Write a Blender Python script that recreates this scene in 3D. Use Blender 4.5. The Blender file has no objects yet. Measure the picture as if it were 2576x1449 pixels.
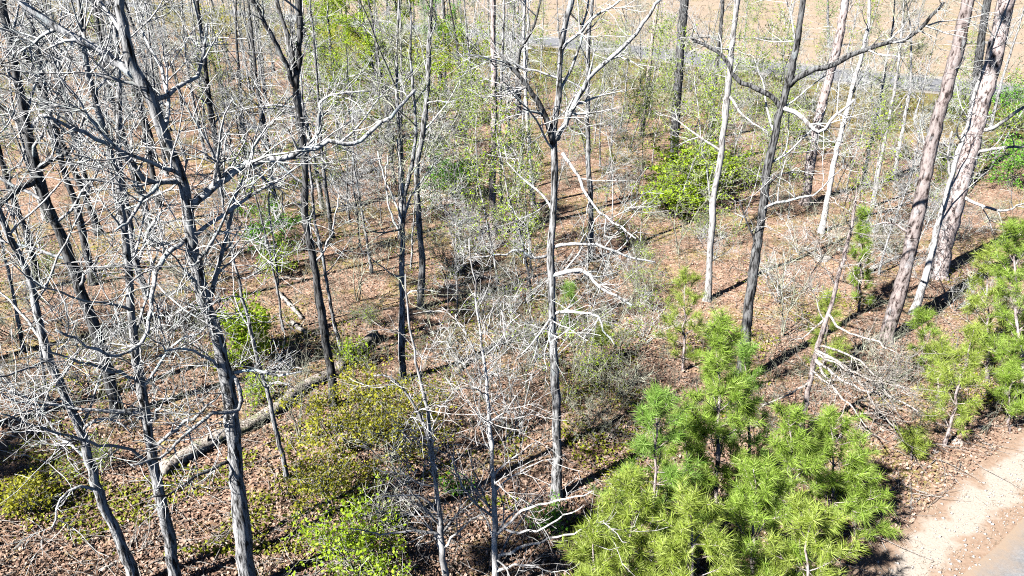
import bpy, math
import numpy as np
from mathutils import Vector

# ------------------------------------------------------------------ camera, sky, sun, exposure
SC = bpy.context.scene
COL = SC.collection
PI = math.pi
PW, PH, FOC = 2576.0, 1449.0, 1717.0          # size and focal length of the view in its own pixels
CAM_H = 12.0
PITCH = math.radians(26.0)
CP, SP = math.cos(PITCH), math.sin(PITCH)

cam_d = bpy.data.cameras.new('camera')
cam_d.sensor_width = 36.0
cam_d.lens = 36.0 * FOC / PW
cam_d.clip_start = 0.1
cam_d.clip_end = 6000
cam = bpy.data.objects.new('camera', cam_d)
COL.objects.link(cam)
cam.location = (0, 0, CAM_H)
cam.rotation_euler = (PI / 2 - PITCH, 0, 0)
SC.camera = cam

SUN_DIR = Vector((-0.81, -0.585, 0)).normalized() * math.cos(math.radians(43)) + Vector((0, 0, math.sin(math.radians(43))))
world = bpy.data.worlds.new('World')
SC.world = world
world.use_nodes = True
wn = world.node_tree.nodes
sky = wn.new('ShaderNodeTexSky')
sky.sky_type = 'NISHITA'
sky.sun_disc = False
sky.sun_elevation = math.radians(43)
sky.sun_rotation = math.atan2(SUN_DIR.x, SUN_DIR.y)
sky.air_density = 0.3
sky.dust_density = 0.0
world.node_tree.links.new(sky.outputs[0], wn['Background'].inputs[0])
wn['Background'].inputs[1].default_value = 0.05

sun_d = bpy.data.lights.new('sun', 'SUN')
sun_d.energy = 5.0
sun_d.angle = math.radians(0.5)
sun_d.color = (1.0, 0.97, 0.93)
sun = bpy.data.objects.new('sun', sun_d)
COL.objects.link(sun)
sun.rotation_euler = SUN_DIR.to_track_quat('Z', 'Y').to_euler()

SC.view_settings.view_transform = 'Standard'
SC.view_settings.look = 'None'
SC.view_settings.gamma = 1.0
SC.view_settings.exposure = 1.75
SC.render.engine = 'CYCLES'
SC.cycles.use_denoising = False
SC.cycles.max_bounces = 5
SC.cycles.diffuse_bounces = 0
SC.cycles.transmission_bounces = 3
SC.cycles.transparent_max_bounces = 4
SC.cycles.filter_width = 1.1

rng = np.random.default_rng(11)

# ------------------------------------------------------------------ ground shape and pixel helpers
NE = np.array([9.78, 10.48]); ND = np.array([.822, .569]); NN = np.array([-.569, .822])   # near road edge
FR = np.array([[-230, 292], [-100, 196], [-43, 153], [-11, 127], [15, 102.0], [24, 91], [34, 80.5], [46, 70], [60, 59.5], [90, 40], [160, -2]], float)

def seg_dist(x, y, P):
    x = np.asarray(x, float); y = np.asarray(y, float)
    best = np.full(np.broadcast(x, y).shape, 1e9); side = np.zeros_like(best)
    for a, b in zip(P[:-1], P[1:]):
        d = b - a; L2 = d @ d
        t = np.clip(((x - a[0]) * d[0] + (y - a[1]) * d[1]) / L2, 0, 1)
        ex = x - a[0] - t * d[0]; ey = y - a[1] - t * d[1]
        r = np.hypot(ex, ey); m = r < best
        best = np.where(m, r, best); side = np.where(m, np.sign(d[0] * ey - d[1] * ex), side)
    return best, side

def gh(x, y):
    x = np.asarray(x, float); y = np.asarray(y, float)
    z = .22 * np.sin(x * .17 + 1.1) * np.cos(y * .13 + .4) + .13 * np.sin(x * .41 - y * .33) + .05 * np.sin(x * 1.1 + y * .7) * np.sin(y * 1.3 - x * .4)
    dn = (x - NE[0]) * NN[0] + (y - NE[1]) * NN[1]
    df, _ = seg_dist(x, y, FR)
    m = np.clip((dn - 2.0) / 5.0, 0, 1) * np.clip((df - 8) / 15.0, 0, 1)
    far = np.clip(1 - (np.hypot(x, y) - 200) / 300, 0, 1)
    return z * m * far

def ray(px, py):
    dx, dy = px - PW / 2, py - PH / 2
    return np.array([dx, FOC * CP - dy * SP, -(FOC * SP + dy * CP)])

def at(px, py):
    d = ray(px, py)
    t = CAM_H / -d[2]
    for _ in range(6):
        p = d * t
        t = (CAM_H - float(gh(p[0], p[1]))) / -d[2]
    p = d * t
    return np.array([p[0], p[1], CAM_H + p[2]])

def at_plane(px, py, base, depth=0.0):
    """the point seen at a pixel, on the upright plane through base that faces the camera, moved back by depth metres"""
    n = np.array([base[0], base[1]]); L = np.hypot(*n); n = n / L
    d = ray(px, py)
    t = (L + depth) / (d[0] * n[0] + d[1] * n[1])
    p = d * t
    return np.array([p[0], p[1], CAM_H + p[2]])

def project(p):
    x, y, z = p[0], p[1], p[2] - CAM_H
    fw = y * CP - z * SP; up = y * SP + z * CP
    return PW / 2 + FOC * x / fw, PH / 2 - FOC * up / fw

# ------------------------------------------------------------------ mesh helpers
class Acc:
    """collects vertices, quads and triangles for ONE mesh"""
    def __init__(self):
        self.V = []; self.Q = []; self.T = []; self.n = 0
    def add(self, V, Q=None, T=None):
        V = np.asarray(V, np.float32).reshape(-1, 3)
        if Q is not None and len(Q): self.Q.append(np.asarray(Q, np.int32).reshape(-1, 4) + self.n)
        if T is not None and len(T): self.T.append(np.asarray(T, np.int32).reshape(-1, 3) + self.n)
        self.V.append(V); self.n += len(V)
    def mesh(self, name, mats, smooth=False):
        V = np.concatenate(self.V) if self.V else np.zeros((0, 3), np.float32)
        Q = np.concatenate(self.Q) if self.Q else np.zeros((0, 4), np.int32)
        T = np.concatenate(self.T) if self.T else np.zeros((0, 3), np.int32)
        me = bpy.data.meshes.new(name)
        me.vertices.add(len(V)); me.vertices.foreach_set('co', V.ravel())
        nl = len(Q) * 4 + len(T) * 3
        me.loops.add(nl)
        me.loops.foreach_set('vertex_index', np.concatenate([Q.ravel(), T.ravel()]).astype(np.int32))
        npoly = len(Q) + len(T)
        me.polygons.add(npoly)
        st = np.concatenate([np.arange(len(Q)) * 4, len(Q) * 4 + np.arange(len(T)) * 3]).astype(np.int32)
        me.polygons.foreach_set('loop_start', st)
        if smooth: me.polygons.foreach_set('use_smooth', np.ones(npoly, bool))
        me.update(calc_edges=True)
        for m in (mats if isinstance(mats, (list, tuple)) else [mats]): me.materials.append(m)
        return me
    def build(self, name, mat, parent=None, smooth=False):
        o = bpy.data.objects.new(name, self.mesh(name, mat, smooth))
        COL.objects.link(o)
        if parent is not None: o.parent = parent
        return o

def tag(o, label=None, cat=None, group=None, kind=None):
    if label: o['label'] = label
    if cat: o['category'] = cat
    if group: o['group'] = group
    if kind: o['kind'] = kind
    return o

def empty(name, loc, rz=0.0):
    o = bpy.data.objects.new(name, None)
    o.empty_display_size = .3
    COL.objects.link(o)
    o.location = loc; o.rotation_euler = (0, 0, rz)
    return o

def copy_tree(o, parent=None):
    c = o.copy(); COL.objects.link(c)
    if parent is not None: c.parent = parent
    for ch in list(o.children): copy_tree(ch, c)
    return c

def nrm(v):
    return v / np.maximum(np.linalg.norm(v, axis=-1, keepdims=True), 1e-9)

def tubes(acc, P, R, sides=3, rad_noise=0.0, cap=False):
    """P (n,k,3) centre lines, R (n,k) radii"""
    P = np.asarray(P, float); R = np.asarray(R, float)
    if P.ndim == 2: P = P[None]; R = R[None]
    n, k, _ = P.shape
    if n == 0: return
    Tn = nrm(np.gradient(P, axis=1))
    mean = np.abs(Tn.mean(axis=1))
    ref = np.eye(3)[np.argmin(mean, axis=1)][:, None, :]
    U = nrm(ref - (ref * Tn).sum(-1, keepdims=True) * Tn)
    W = np.cross(Tn, U)
    a = np.arange(sides) * 2 * PI / sides
    RR = np.repeat(R[:, :, None], sides, axis=2)
    if rad_noise > 0:
        RR = RR * (1 + rad_noise * rng.normal(size=RR.shape))
    V = P[:, :, None, :] + RR[..., None] * (np.cos(a)[None, None, :, None] * U[:, :, None, :] + np.sin(a)[None, None, :, None] * W[:, :, None, :])
    idx = np.arange(n * k * sides).reshape(n, k, sides)
    q = np.stack([idx[:, :-1, :], np.roll(idx[:, :-1, :], -1, 2), np.roll(idx[:, 1:, :], -1, 2), idx[:, 1:, :]], -1)
    T = None
    V = V.reshape(-1, 3)
    if cap:
        c0 = len(V)
        V = np.concatenate([V, P[:, 0], P[:, -1]])
        f0 = idx[:, 0, :]; f1 = idx[:, -1, :]
        ca = (c0 + np.arange(n))[:, None] + 0 * f0; cb = (c0 + n + np.arange(n))[:, None] + 0 * f1
        T = np.concatenate([np.stack([ca, np.roll(f0, -1, 1), f0], -1).reshape(-1, 3), np.stack([cb, f1, np.roll(f1, -1, 1)], -1).reshape(-1, 3)])
    acc.add(V, q.reshape(-1, 4), T)

def spline(pts, step):
    """Catmull-Rom through pts (m,d), resampled about every step metres (first three columns)"""
    P = np.asarray(pts, float)
    P = np.concatenate([2 * P[:1] - P[1:2], P, 2 * P[-1:] - P[-2:-1]])
    out = []
    for i in range(1, len(P) - 2):
        L = np.linalg.norm(P[i + 1][:3] - P[i][:3])
        n = max(2, int(math.ceil(L / step)))
        t = np.linspace(0, 1, n, endpoint=False)[:, None]
        a, b, c, d = P[i - 1], P[i], P[i + 1], P[i + 2]
        out.append(.5 * (2 * b + (c - a) * t + (2 * a - 5 * b + 4 * c - d) * t * t + (3 * b - 3 * c + d - a) * t ** 3))
    out.append(P[-2][None])
    return np.concatenate(out)

def grow(S, D, L, nseg, wig, up=0.0):
    """n crooked lines from starts S along D with lengths L"""
    S = np.asarray(S, float); D = nrm(np.asarray(D, float)); L = np.asarray(L, float)
    n = len(S); P = np.zeros((n, nseg + 1, 3)); P[:, 0] = S
    for i in range(nseg):
        D = nrm(D + rng.normal(size=(n, 3)) * wig + np.array([0, 0, up]))
        P[:, i + 1] = P[:, i] + D * (L / nseg)[:, None]
    return P

def sample_lines(P, R, per, t0, t1):
    """per points on each of the lines P (n,k,3): place, tangent, radius, t"""
    n, k, _ = P.shape
    t = rng.uniform(t0, t1, size=(n, per)) * (k - 1)
    i = np.clip(t.astype(int), 0, k - 2); f = (t - i)[..., None]
    ar = np.arange(n)[:, None]
    A, B = P[ar, i], P[ar, i + 1]
    return (A + (B - A) * f).reshape(-1, 3), nrm(B - A).reshape(-1, 3), (R[ar, i] * (1 - f[..., 0]) + R[ar, i + 1] * f[..., 0]).ravel(), (t / (k - 1)).ravel()

def fan(T, lo, hi, up=0.0):
    """directions leaving tangents T at lo..hi degrees"""
    n = len(T)
    r = nrm(rng.normal(size=(n, 3)))
    perp = nrm(r - (r * T).sum(-1, keepdims=True) * T)
    a = np.radians(rng.uniform(lo, hi, n))[:, None]
    return nrm(T * np.cos(a) + perp * np.sin(a) + np.array([0, 0, up]))

def taper(r0, r1, k):
    t = np.linspace(0, 1, k)[None]
    return np.asarray(r0)[:, None] * (1 - t) + np.asarray(r1)[:, None] * t

def ramify(acc, P, R, n1, L1, n2, L2, n3=0, L3=(.15, .4), t0=.12, up=.08, rmin=.008, wig=.14, droop=0.0):
    """side branches, twigs and twiglets on one line P (k,3)"""
    P = P[None]; R = R[None]
    S, T, r, t = sample_lines(P, R, n1, t0, 1.0)
    D = fan(T, 35, 75, up)
    ln = rng.uniform(L1[0], L1[1], len(S)) * (1.1 - .6 * t)
    ln *= rng.choice([.5, 1, 1, 1.5], len(S))
    A = grow(S, D, ln, 6, wig, up * .5 - droop)
    r0 = np.clip(r * .55, rmin * 1.2, .035); RA = taper(r0, np.full(len(S), rmin * .8), 7)
    tubes(acc, A, RA, 4)
    if not n2: return
    S, T, r, t = sample_lines(A, RA, n2, .1, 1.0)
    ln = rng.uniform(L2[0], L2[1], len(S)) * (1.15 - .5 * t) * rng.choice([.5, 1, 1.4], len(S))
    B = grow(S, fan(T, 30, 70, up), ln, 4, wig * 1.2, up * .4 - droop)
    RB = taper(np.clip(r * .7, rmin * .9, .016), np.full(len(S), rmin * .6), 5)
    tubes(acc, B, RB, 3)
    if not n3: return
    S, T, r, t = sample_lines(B, RB, n3, .15, 1.0)
    ln = rng.uniform(L3[0], L3[1], len(S))
    C = grow(S, fan(T, 30, 70, up), ln, 2, wig, up * .3)
    tubes(acc, C, taper(np.full(len(S), rmin * .75), np.full(len(S), rmin * .5), 3), 3)

# ------------------------------------------------------------------ materials
def mat_new(name, rough=.9, spec=.2):
    m = bpy.data.materials.new(name); m.use_nodes = True
    nt = m.node_tree; b = nt.nodes['Principled BSDF']
    b.inputs['Roughness'].default_value = rough
    b.inputs['Specular IOR Level'].default_value = spec
    return m, nt, b

def N(nt, kind, **kw):
    n = nt.nodes.new(kind)
    for k, v in kw.items():
        if k in n.inputs: n.inputs[k].default_value = v
        else: setattr(n, k, v)
    return n

def ramp(nt, fac, stops):
    r = nt.nodes.new('ShaderNodeValToRGB')
    e = r.color_ramp.elements
    while len(e) < len(stops): e.new(.5)
    for i, (p, c) in enumerate(stops):
        e[i].position = p; e[i].color = (*c, 1) if len(c) == 3 else c
    nt.links.new(fac, r.inputs[0])
    return r.outputs[0]

def mix(nt, fac, a, b, blend='MIX'):
    m = nt.nodes.new('ShaderNodeMix'); m.data_type = 'RGBA'; m.blend_type = blend
    for s, v in ((m.inputs[0], fac), (m.inputs[6], a), (m.inputs[7], b)):
        if hasattr(v, 'is_linked'): nt.links.new(v, s)
        else: s.default_value = v if not isinstance(v, tuple) else (*v, 1)[:4]
    return m.outputs[2]

def math_n(nt, op, a, b=None, c=None, clamp=False):
    m = nt.nodes.new('ShaderNodeMath'); m.operation = op; m.use_clamp = clamp
    for i, v in enumerate((a, b, c)):
        if v is None: continue
        if hasattr(v, 'is_linked'): nt.links.new(v, m.inputs[i])
        else: m.inputs[i].default_value = v
    return m.outputs[0]

def noise(nt, co, scale, detail=3, rough=.6, scl=None):
    if scl is not None:
        mp = nt.nodes.new('ShaderNodeMapping'); mp.inputs['Scale'].default_value = scl
        nt.links.new(co, mp.inputs[0]); co = mp.outputs[0]
    n = N(nt, 'ShaderNodeTexNoise', Scale=scale, Detail=detail, Roughness=rough)
    nt.links.new(co, n.inputs['Vector'])
    return n.outputs['Fac']

def bump(nt, b, h, strength, dist):
    n = nt.nodes.new('ShaderNodeBump'); n.inputs['Strength'].default_value = strength; n.inputs['Distance'].default_value = dist
    nt.links.new(h, n.inputs['Height']); nt.links.new(n.outputs[0], b.inputs['Normal'])

def bark_mat(name, dark, mid, light, lichen, furrow=26, lich_amt=.5, stretch=.16, bstr=.9, hue_var=.25):
    m, nt, b = mat_new(name, .92, .15)
    co = nt.nodes.new('ShaderNodeTexCoord').outputs['Object']
    fu = noise(nt, co, furrow, 4, .65, (1, 1, stretch))
    col = ramp(nt, fu, [(.39, dark), (.45, mid), (.55, light)])
    big = noise(nt, co, 3.2, 4, .65, (1, 1, .5))
    lm = ramp(nt, big, [(lich_amt, (0, 0, 0)), (lich_amt + .1, (1, 1, 1))])
    col = mix(nt, math_n(nt, 'MULTIPLY', lm, .75), col, lichen)
    oi = nt.nodes.new('ShaderNodeObjectInfo').outputs['Random']
    v = math_n(nt, 'MULTIPLY_ADD', oi, hue_var * 2, 1 - hue_var)
    cv = nt.nodes.new('ShaderNodeCombineColor')
    for i in range(3): nt.links.new(v, cv.inputs[i])
    col = mix(nt, 1.0, col, cv.outputs[0], 'MULTIPLY')
    nt.links.new(col, b.inputs['Base Color'])
    bump(nt, b, fu, bstr, .03)
    return m

M = {}
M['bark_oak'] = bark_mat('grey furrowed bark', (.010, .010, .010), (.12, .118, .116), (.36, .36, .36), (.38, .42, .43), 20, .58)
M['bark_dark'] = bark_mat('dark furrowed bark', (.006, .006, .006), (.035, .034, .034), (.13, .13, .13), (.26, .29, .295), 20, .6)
M['bark_pale'] = bark_mat('pale smooth bark', (.13, .12, .115), (.32, .31, .30), (.45, .44, .43), (.40, .44, .41), 12, .6, .3, .4)
M['bark_pine'] = bark_mat('plated pine bark', (.03, .022, .02), (.20, .16, .15), (.35, .30, .285), (.40, .40, .41), 11, .56, .35, .9)
M['twig'] = bark_mat('pale grey twig bark', (.14, .135, .13), (.31, .305, .30), (.46, .455, .45), (.40, .44, .42), 10, .5, .4, .2, .22)
M['twig_olive'] = bark_mat('olive grey twig bark', (.09, .085, .06), (.22, .215, .165), (.34, .34, .27), (.34, .38, .28), 10, .5, .4, .2, .25)
M['bark_limb'] = bark_mat('pale lichened limb bark', (.06, .06, .06), (.28, .28, .28), (.46, .46, .46), (.38, .47, .48), 14, .54, .25, .7)
M['dead_wood'] = bark_mat('weathered dead wood', (.08, .07, .06), (.25, .225, .20), (.38, .355, .33), (.30, .32, .26), 22, .62, .12, .6)
M['log_wood'] = bark_mat('weathered log wood', (.03, .025, .02), (.19, .16, .135), (.33, .295, .26), (.19, .21, .10), 20, .56, .12, .9)

def leaf_mat(name, a, b_, c, trans=.35, rough=.6):
    m, nt, b = mat_new(name, rough, .3)
    geo = nt.nodes.new('ShaderNodeNewGeometry')
    col = ramp(nt, geo.outputs['Random Per Island'], [(0, a), (.5, b_), (1, c)])
    nt.links.new(col, b.inputs['Base Color'])
    tr = nt.nodes.new('ShaderNodeBsdfTranslucent'); nt.links.new(col, tr.inputs[0])
    ms = nt.nodes.new('ShaderNodeMixShader'); ms.inputs[0].default_value = trans
    nt.links.new(b.outputs[0], ms.inputs[1]); nt.links.new(tr.outputs[0], ms.inputs[2])
    nt.links.new(ms.outputs[0], nt.nodes['Material Output'].inputs['Surface'])
    return m

M['leaf_lime'] = leaf_mat('fresh lime leaf', (.19, .31, .01), (.31, .46, .02), (.42, .56, .05), .45)
M['leaf_green'] = leaf_mat('green leaf', (.07, .25, .015), (.15, .39, .03), (.27, .51, .06), .45)
M['leaf_olive'] = leaf_mat('yellow olive leaf', (.24, .24, .015), (.37, .37, .025), (.47, .47, .05), .45)
M['needle'] = leaf_mat('pine needle', (.15, .28, .02), (.34, .50, .07), (.53, .66, .20), .5, .5)
M['needle_yellow'] = leaf_mat('yellowish pine needle', (.20, .30, .025), (.41, .52, .085), (.58, .67, .23), .5, .5)
M['needle_blue'] = leaf_mat('bluish pine needle', (.12, .27, .03), (.28, .47, .08), (.46, .62, .20), .5, .5)
M['litter_leaf'] = leaf_mat('dry fallen leaf', (.12, .062, .04), (.30, .195, .14), (.45, .335, .265), .1, .8)
M['moss_leaf'] = leaf_mat('low green ground leaf', (.12, .15, .008), (.22, .25, .015), (.32, .345, .04), .3)
M['verge_leaf'] = leaf_mat('olive verge grass', (.07, .065, .012), (.13, .12, .03), (.22, .18, .08), .2, .8)
M['dry_grass'] = leaf_mat('dry grass blade', (.20, .15, .10), (.28, .225, .165), (.36, .31, .245), .25, .8)

def ground_mat():
    m, nt, b = mat_new('forest floor', .95, .1)
    pos = nt.nodes.new('ShaderNodeNewGeometry').outputs['Position']
    sx = nt.nodes.new('ShaderNodeSeparateXYZ'); nt.links.new(pos, sx.inputs[0])
    X, Y = sx.outputs[0], sx.outputs[1]
    vor = N(nt, 'ShaderNodeTexVoronoi', Scale=11.0); nt.links.new(pos, vor.inputs['Vector'])
    sc = nt.nodes.new('ShaderNodeSeparateColor'); nt.links.new(vor.outputs['Color'], sc.inputs[0])
    leaf = ramp(nt, sc.outputs[0], [(0, (.085, .045, .028)), (.3, (.205, .125, .085)), (.65, (.29, .19, .137)), (1, (.39, .29, .225))])
    big = noise(nt, pos, .5, 4, .6)
    leaf = mix(nt, ramp(nt, big, [(.38, (0, 0, 0)), (.66, (1, 1, 1))]), leaf, mix(nt, .5, leaf, (.30, .20, .145)))
    fine = noise(nt, pos, 3.0, 5, .7)
    soil = ramp(nt, fine, [(.3, (.07, .04, .027)), (.6, (.23, .15, .105))])
    litter = mix(nt, ramp(nt, noise(nt, pos, 1.4, 4, .65), [(.50, (0, 0, 0)), (.64, (.55, .55, .55))]), leaf, soil)
    # yellow-green moss and low grass
    mo = noise(nt, pos, .33, 5, .68)
    mfac = ramp(nt, mo, [(.49, (0, 0, 0)), (.60, (1, 1, 1))])
    mfine = ramp(nt, noise(nt, pos, 7, 3, .7), [(.42, (0, 0, 0)), (.58, (1, 1, 1))])
    mossc = ramp(nt, noise(nt, pos, 4.5, 3, .6), [(.3, (.11, .115, .015)), (.5, (.20, .20, .03)), (.7, (.28, .265, .08))])
    litter = mix(nt, math_n(nt, 'MULTIPLY', mfac, math_n(nt, 'MULTIPLY', mfine, .7)), litter, mossc)
    # dry open grass beyond the far road, greener verge before it (straight line through the road)
    field = mix(nt, noise(nt, pos, .25, 4, .6), ramp(nt, noise(nt, pos, 2.2, 5, .75), [(.3, (.18, .13, .085)), (.5, (.27, .215, .16)), (.7, (.34, .29, .235))]), (.29, .225, .17))
    field = mix(nt, ramp(nt, noise(nt, pos, .12, 4, .6), [(.52, (0, 0, 0)), (.62, (.6, .6, .6))]), field, (.21, .18, .085))
    verge = ramp(nt, noise(nt, pos, 1.6, 5, .7), [(.3, (.055, .05, .012)), (.5, (.13, .115, .03)), (.72, (.23, .195, .09))])
    # signed distance to the far road line from (-43,153) to (60,59.5)
    dx, dy = 103.0, -93.5; L = math.hypot(dx, dy); nx, ny = -dy / L, dx / L      # towards the field
    s = math_n(nt, 'ADD', math_n(nt, 'MULTIPLY', X, nx), math_n(nt, 'MULTIPLY_ADD', Y, ny, -(15 * nx + 102.0 * ny)))
    s = math_n(nt, 'ADD', s, math_n(nt, 'MULTIPLY_ADD', noise(nt, pos, .18, 4, .6), 10, -5))
    ff = math_n(nt, 'MULTIPLY_ADD', s, .5, -.5, True)
    vf = math_n(nt, 'MULTIPLY_ADD', s, .09, 3.0, True)
    c = mix(nt, math_n(nt, 'MULTIPLY', vf, .8), litter, verge)
    c = mix(nt, ff, c, field)
    # sand and dry grass beside the near road
    t = math_n(nt, 'ADD', math_n(nt, 'MULTIPLY', X, float(NN[0])), math_n(nt, 'MULTIPLY_ADD', Y, float(NN[1]), -float(NE @ NN)))
    tn = math_n(nt, 'ADD', t, math_n(nt, 'MULTIPLY_ADD', noise(nt, pos, .9, 4, .65), 1.5, -.75))
    sandf = math_n(nt, 'MULTIPLY', math_n(nt, 'MULTIPLY_ADD', tn, -2.2, 4.6, True), math_n(nt, 'MULTIPLY_ADD', tn, .8, 8.0, True))
    speck = ramp(nt, noise(nt, pos, 26, 2, .7), [(.30, (.72, .68, .62)), (.48, (1, 1, 1))])
    dry = ramp(nt, noise(nt, pos, 9, 5, .75), [(.3, (.16, .10, .065)), (.5, (.235, .16, .112)), (.7, (.29, .22, .165))])
    sand = mix(nt, 1.0, (.32, .28, .24), speck, 'MULTIPLY')
    band = math_n(nt, 'SUBTRACT', 1.0, math_n(nt, 'ABSOLUTE', math_n(nt, 'MULTIPLY_ADD', tn, 2.0, -1.7)), None, True)
    sh = mix(nt, ramp(nt, band, [(.05, (.12, .12, .12)), (.5, (1, 1, 1))]), dry, sand)
    c = mix(nt, sandf, c, sh)
    nt.links.new(c, b.inputs['Base Color'])
    rough = math_n(nt, 'SUBTRACT', 1.0, math_n(nt, 'MULTIPLY', sandf, .85))
    rough = math_n(nt, 'MULTIPLY', rough, math_n(nt, 'MULTIPLY_ADD', ff, -.85, 1.0))
    h = math_n(nt, 'MULTIPLY', math_n(nt, 'ADD', vor.outputs['Distance'], fine), rough)
    bump(nt, b, h, .55, .06)
    return m
M['ground'] = ground_mat()

def simple_noise_mat(name, stops, scale, bs=.3, rough=.9, detail=5, spec=.2, scl=None):
    m, nt, b = mat_new(name, rough, spec)
    pos = nt.nodes.new('ShaderNodeNewGeometry').outputs['Position']
    f = noise(nt, pos, scale, detail, .7, scl)
    f2 = noise(nt, pos, scale * .06, 3, .6)
    c = ramp(nt, f, stops)
    c = mix(nt, ramp(nt, f2, [(.35, (0, 0, 0)), (.65, (.35, .35, .35))]), c, tuple(x * .7 for x in stops[0][1]))
    nt.links.new(c, b.inputs['Base Color'])
    bump(nt, b, f, bs, .02)
    return m
M['asphalt_far'] = simple_noise_mat('weathered asphalt', [(.3, (.11, .113, .125)), (.5, (.17, .173, .185)), (.7, (.235, .24, .25))], 3)
M['asphalt'] = simple_noise_mat('sun bleached asphalt', [(.35, (.135, .137, .142)), (.5, (.18, .182, .187)), (.65, (.23, .232, .235))], 30)
def dust_edge(m):
    nt = m.node_tree; b = nt.nodes['Principled BSDF']; src = b.inputs['Base Color'].links[0].from_socket
    pos = nt.nodes.new('ShaderNodeNewGeometry').outputs['Position']; sx = nt.nodes.new('ShaderNodeSeparateXYZ'); nt.links.new(pos, sx.inputs[0])
    t = math_n(nt, 'ADD', math_n(nt, 'MULTIPLY', sx.outputs[0], float(NN[0])), math_n(nt, 'MULTIPLY_ADD', sx.outputs[1], float(NN[1]), -float(NE @ NN)))
    t = math_n(nt, 'ADD', t, math_n(nt, 'MULTIPLY_ADD', noise(nt, pos, 2.5, 5, .7), 1.3, -.65))
    nt.links.new(mix(nt, math_n(nt, 'MULTIPLY_ADD', t, 1.5, .95, True), src, (.25, .19, .14)), b.inputs['Base Color'])
dust_edge(M['asphalt'])
M['gravel'] = simple_noise_mat('pale roadside gravel', [(.3, (.20, .175, .15)), (.5, (.28, .255, .23)), (.7, (.36, .34, .315))], 3)
M['rock'] = simple_noise_mat('bleached limestone', [(.3, (.24, .215, .19)), (.5, (.36, .335, .31)), (.7, (.45, .43, .41))], 6, .8)

# ------------------------------------------------------------------ the setting
def axis_pts(fine_lo, fine_hi, step, lo, hi):
    a = list(np.arange(fine_lo, fine_hi + 1e-6, step))
    s = step; x = fine_hi
    while x < hi: s *= 1.18; x += s; a.append(x)
    s = step; x = fine_lo
    while x > lo: s *= 1.18; x -= s; a.insert(0, x)
    return np.array(a)
gx = axis_pts(-40, 45, .5, -1500, 1500); gy = axis_pts(2, 75, .5, -300, 2500)
GX, GY = np.meshgrid(gx, gy, indexing='ij')
GZ = gh(GX, GY)
idx = np.arange(GX.size).reshape(GX.shape)
g = Acc()
g.add(np.stack([GX, GY, GZ], -1), np.stack([idx[:-1, :-1], idx[1:, :-1], idx[1:, 1:], idx[:-1, 1:]], -1))
tag(g.build('ground', M['ground'], smooth=True), kind='structure', label='forest floor of dry leaves with open dry grass beyond the far road')

def strip(name, P, off0, off1, z, mat, label, wob=0.0):
    P = spline(np.c_[P, np.zeros(len(P))], 1.5)[:, :2]
    d = np.gradient(P, axis=0); d /= np.hypot(d[:, 0], d[:, 1])[:, None]
    n = np.c_[-d[:, 1], d[:, 0]]
    k = len(P)
    w0 = off0 + wob * np.convolve(rng.normal(size=k), np.ones(3) / 3, 'same'); w1 = off1 + wob * np.convolve(rng.normal(size=k), np.ones(3) / 3, 'same')
    A = P + n * w0[:, None] if hasattr(w0, '__len__') else P + n * w0
    B = P + n * w1[:, None] if hasattr(w1, '__len__') else P + n * w1
    V = np.concatenate([np.c_[A, np.full(k, z)], np.c_[B, np.full(k, z)]])
    i = np.arange(k - 1)
    a = Acc(); a.add(V, np.stack([i, i + 1, i + 1 + k, i + k], -1))
    return tag(a.build(name, mat), kind='structure', label=label)
strip('road_shoulder', FR, -5.6, 6.6, .012, M['gravel'], 'pale gravel shoulders of the far road', .35)
strip('gravel_track', np.array([[-30, 150], [-8, 138], [21, 123.5], [36, 118], [52, 114], [90, 108], [160, 104]], float), -1.6, 1.6, .02, M['gravel'], 'pale gravel track in the dry field beyond the far road', .5)
strip('far_road', FR, -4.0, 4.4, .03, M['asphalt_far'], 'grey asphalt road crossing behind the wood', .08)
nr = np.array([NE + ND * s + NN * -3.4 for s in (-60, -10, 0, 10, 25, 60, 200)])
strip('near_road', nr, -3.4, 3.4, .016, M['asphalt'], 'sun-bleached grey asphalt road in the bottom right corner', .12)

# ------------------------------------------------------------------ bare trees
def near_cam(P, r=3.2):
    return np.min(np.linalg.norm(P - np.array([0, 0, CAM_H]), axis=-1)) < r

def trunk_mesh(acc, P, R, sides=10, flare=.55):
    """a trunk with a flared, lobed foot and uneven girth"""
    P = P[None]; n, k, _ = P.shape
    Tn = nrm(np.gradient(P, axis=1)); ref = np.array([1.0, 0, 0])[None, None]
    U = nrm(ref - (ref * Tn).sum(-1, keepdims=True) * Tn); Wv = np.cross(Tn, U)
    a = np.arange(sides) * 2 * PI / sides
    h = (P[0, :, 2] - P[0, 0, 2])[:, None]
    ph = rng.uniform(0, 6.28, 3)
    lobes = 1 + flare * np.exp(-h / .28) * (1 + .5 * np.sin(3 * a + ph[0])[None] + .3 * np.sin(5 * a + ph[1])[None])
    lump = 1 + .06 * np.sin(h * 2.3 + 2 * a[None] + ph[2]) + .05 * rng.normal(size=(k, sides))
    RR = (R[:, None] * lobes * lump)[None]
    V = P[:, :, None, :] + RR[..., None] * (np.cos(a)[None, None, :, None] * U[:, :, None, :] + np.sin(a)[None, None, :, None] * Wv[:, :, None, :])
    id_ = np.arange(k * sides).reshape(k, sides)
    q = np.stack([id_[:-1], np.roll(id_[:-1], -1, 1), np.roll(id_[1:], -1, 1), id_[1:]], -1)
    acc.add(V, q.reshape(-1, 4))

def resample_radius(P, w):
    return w

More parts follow.
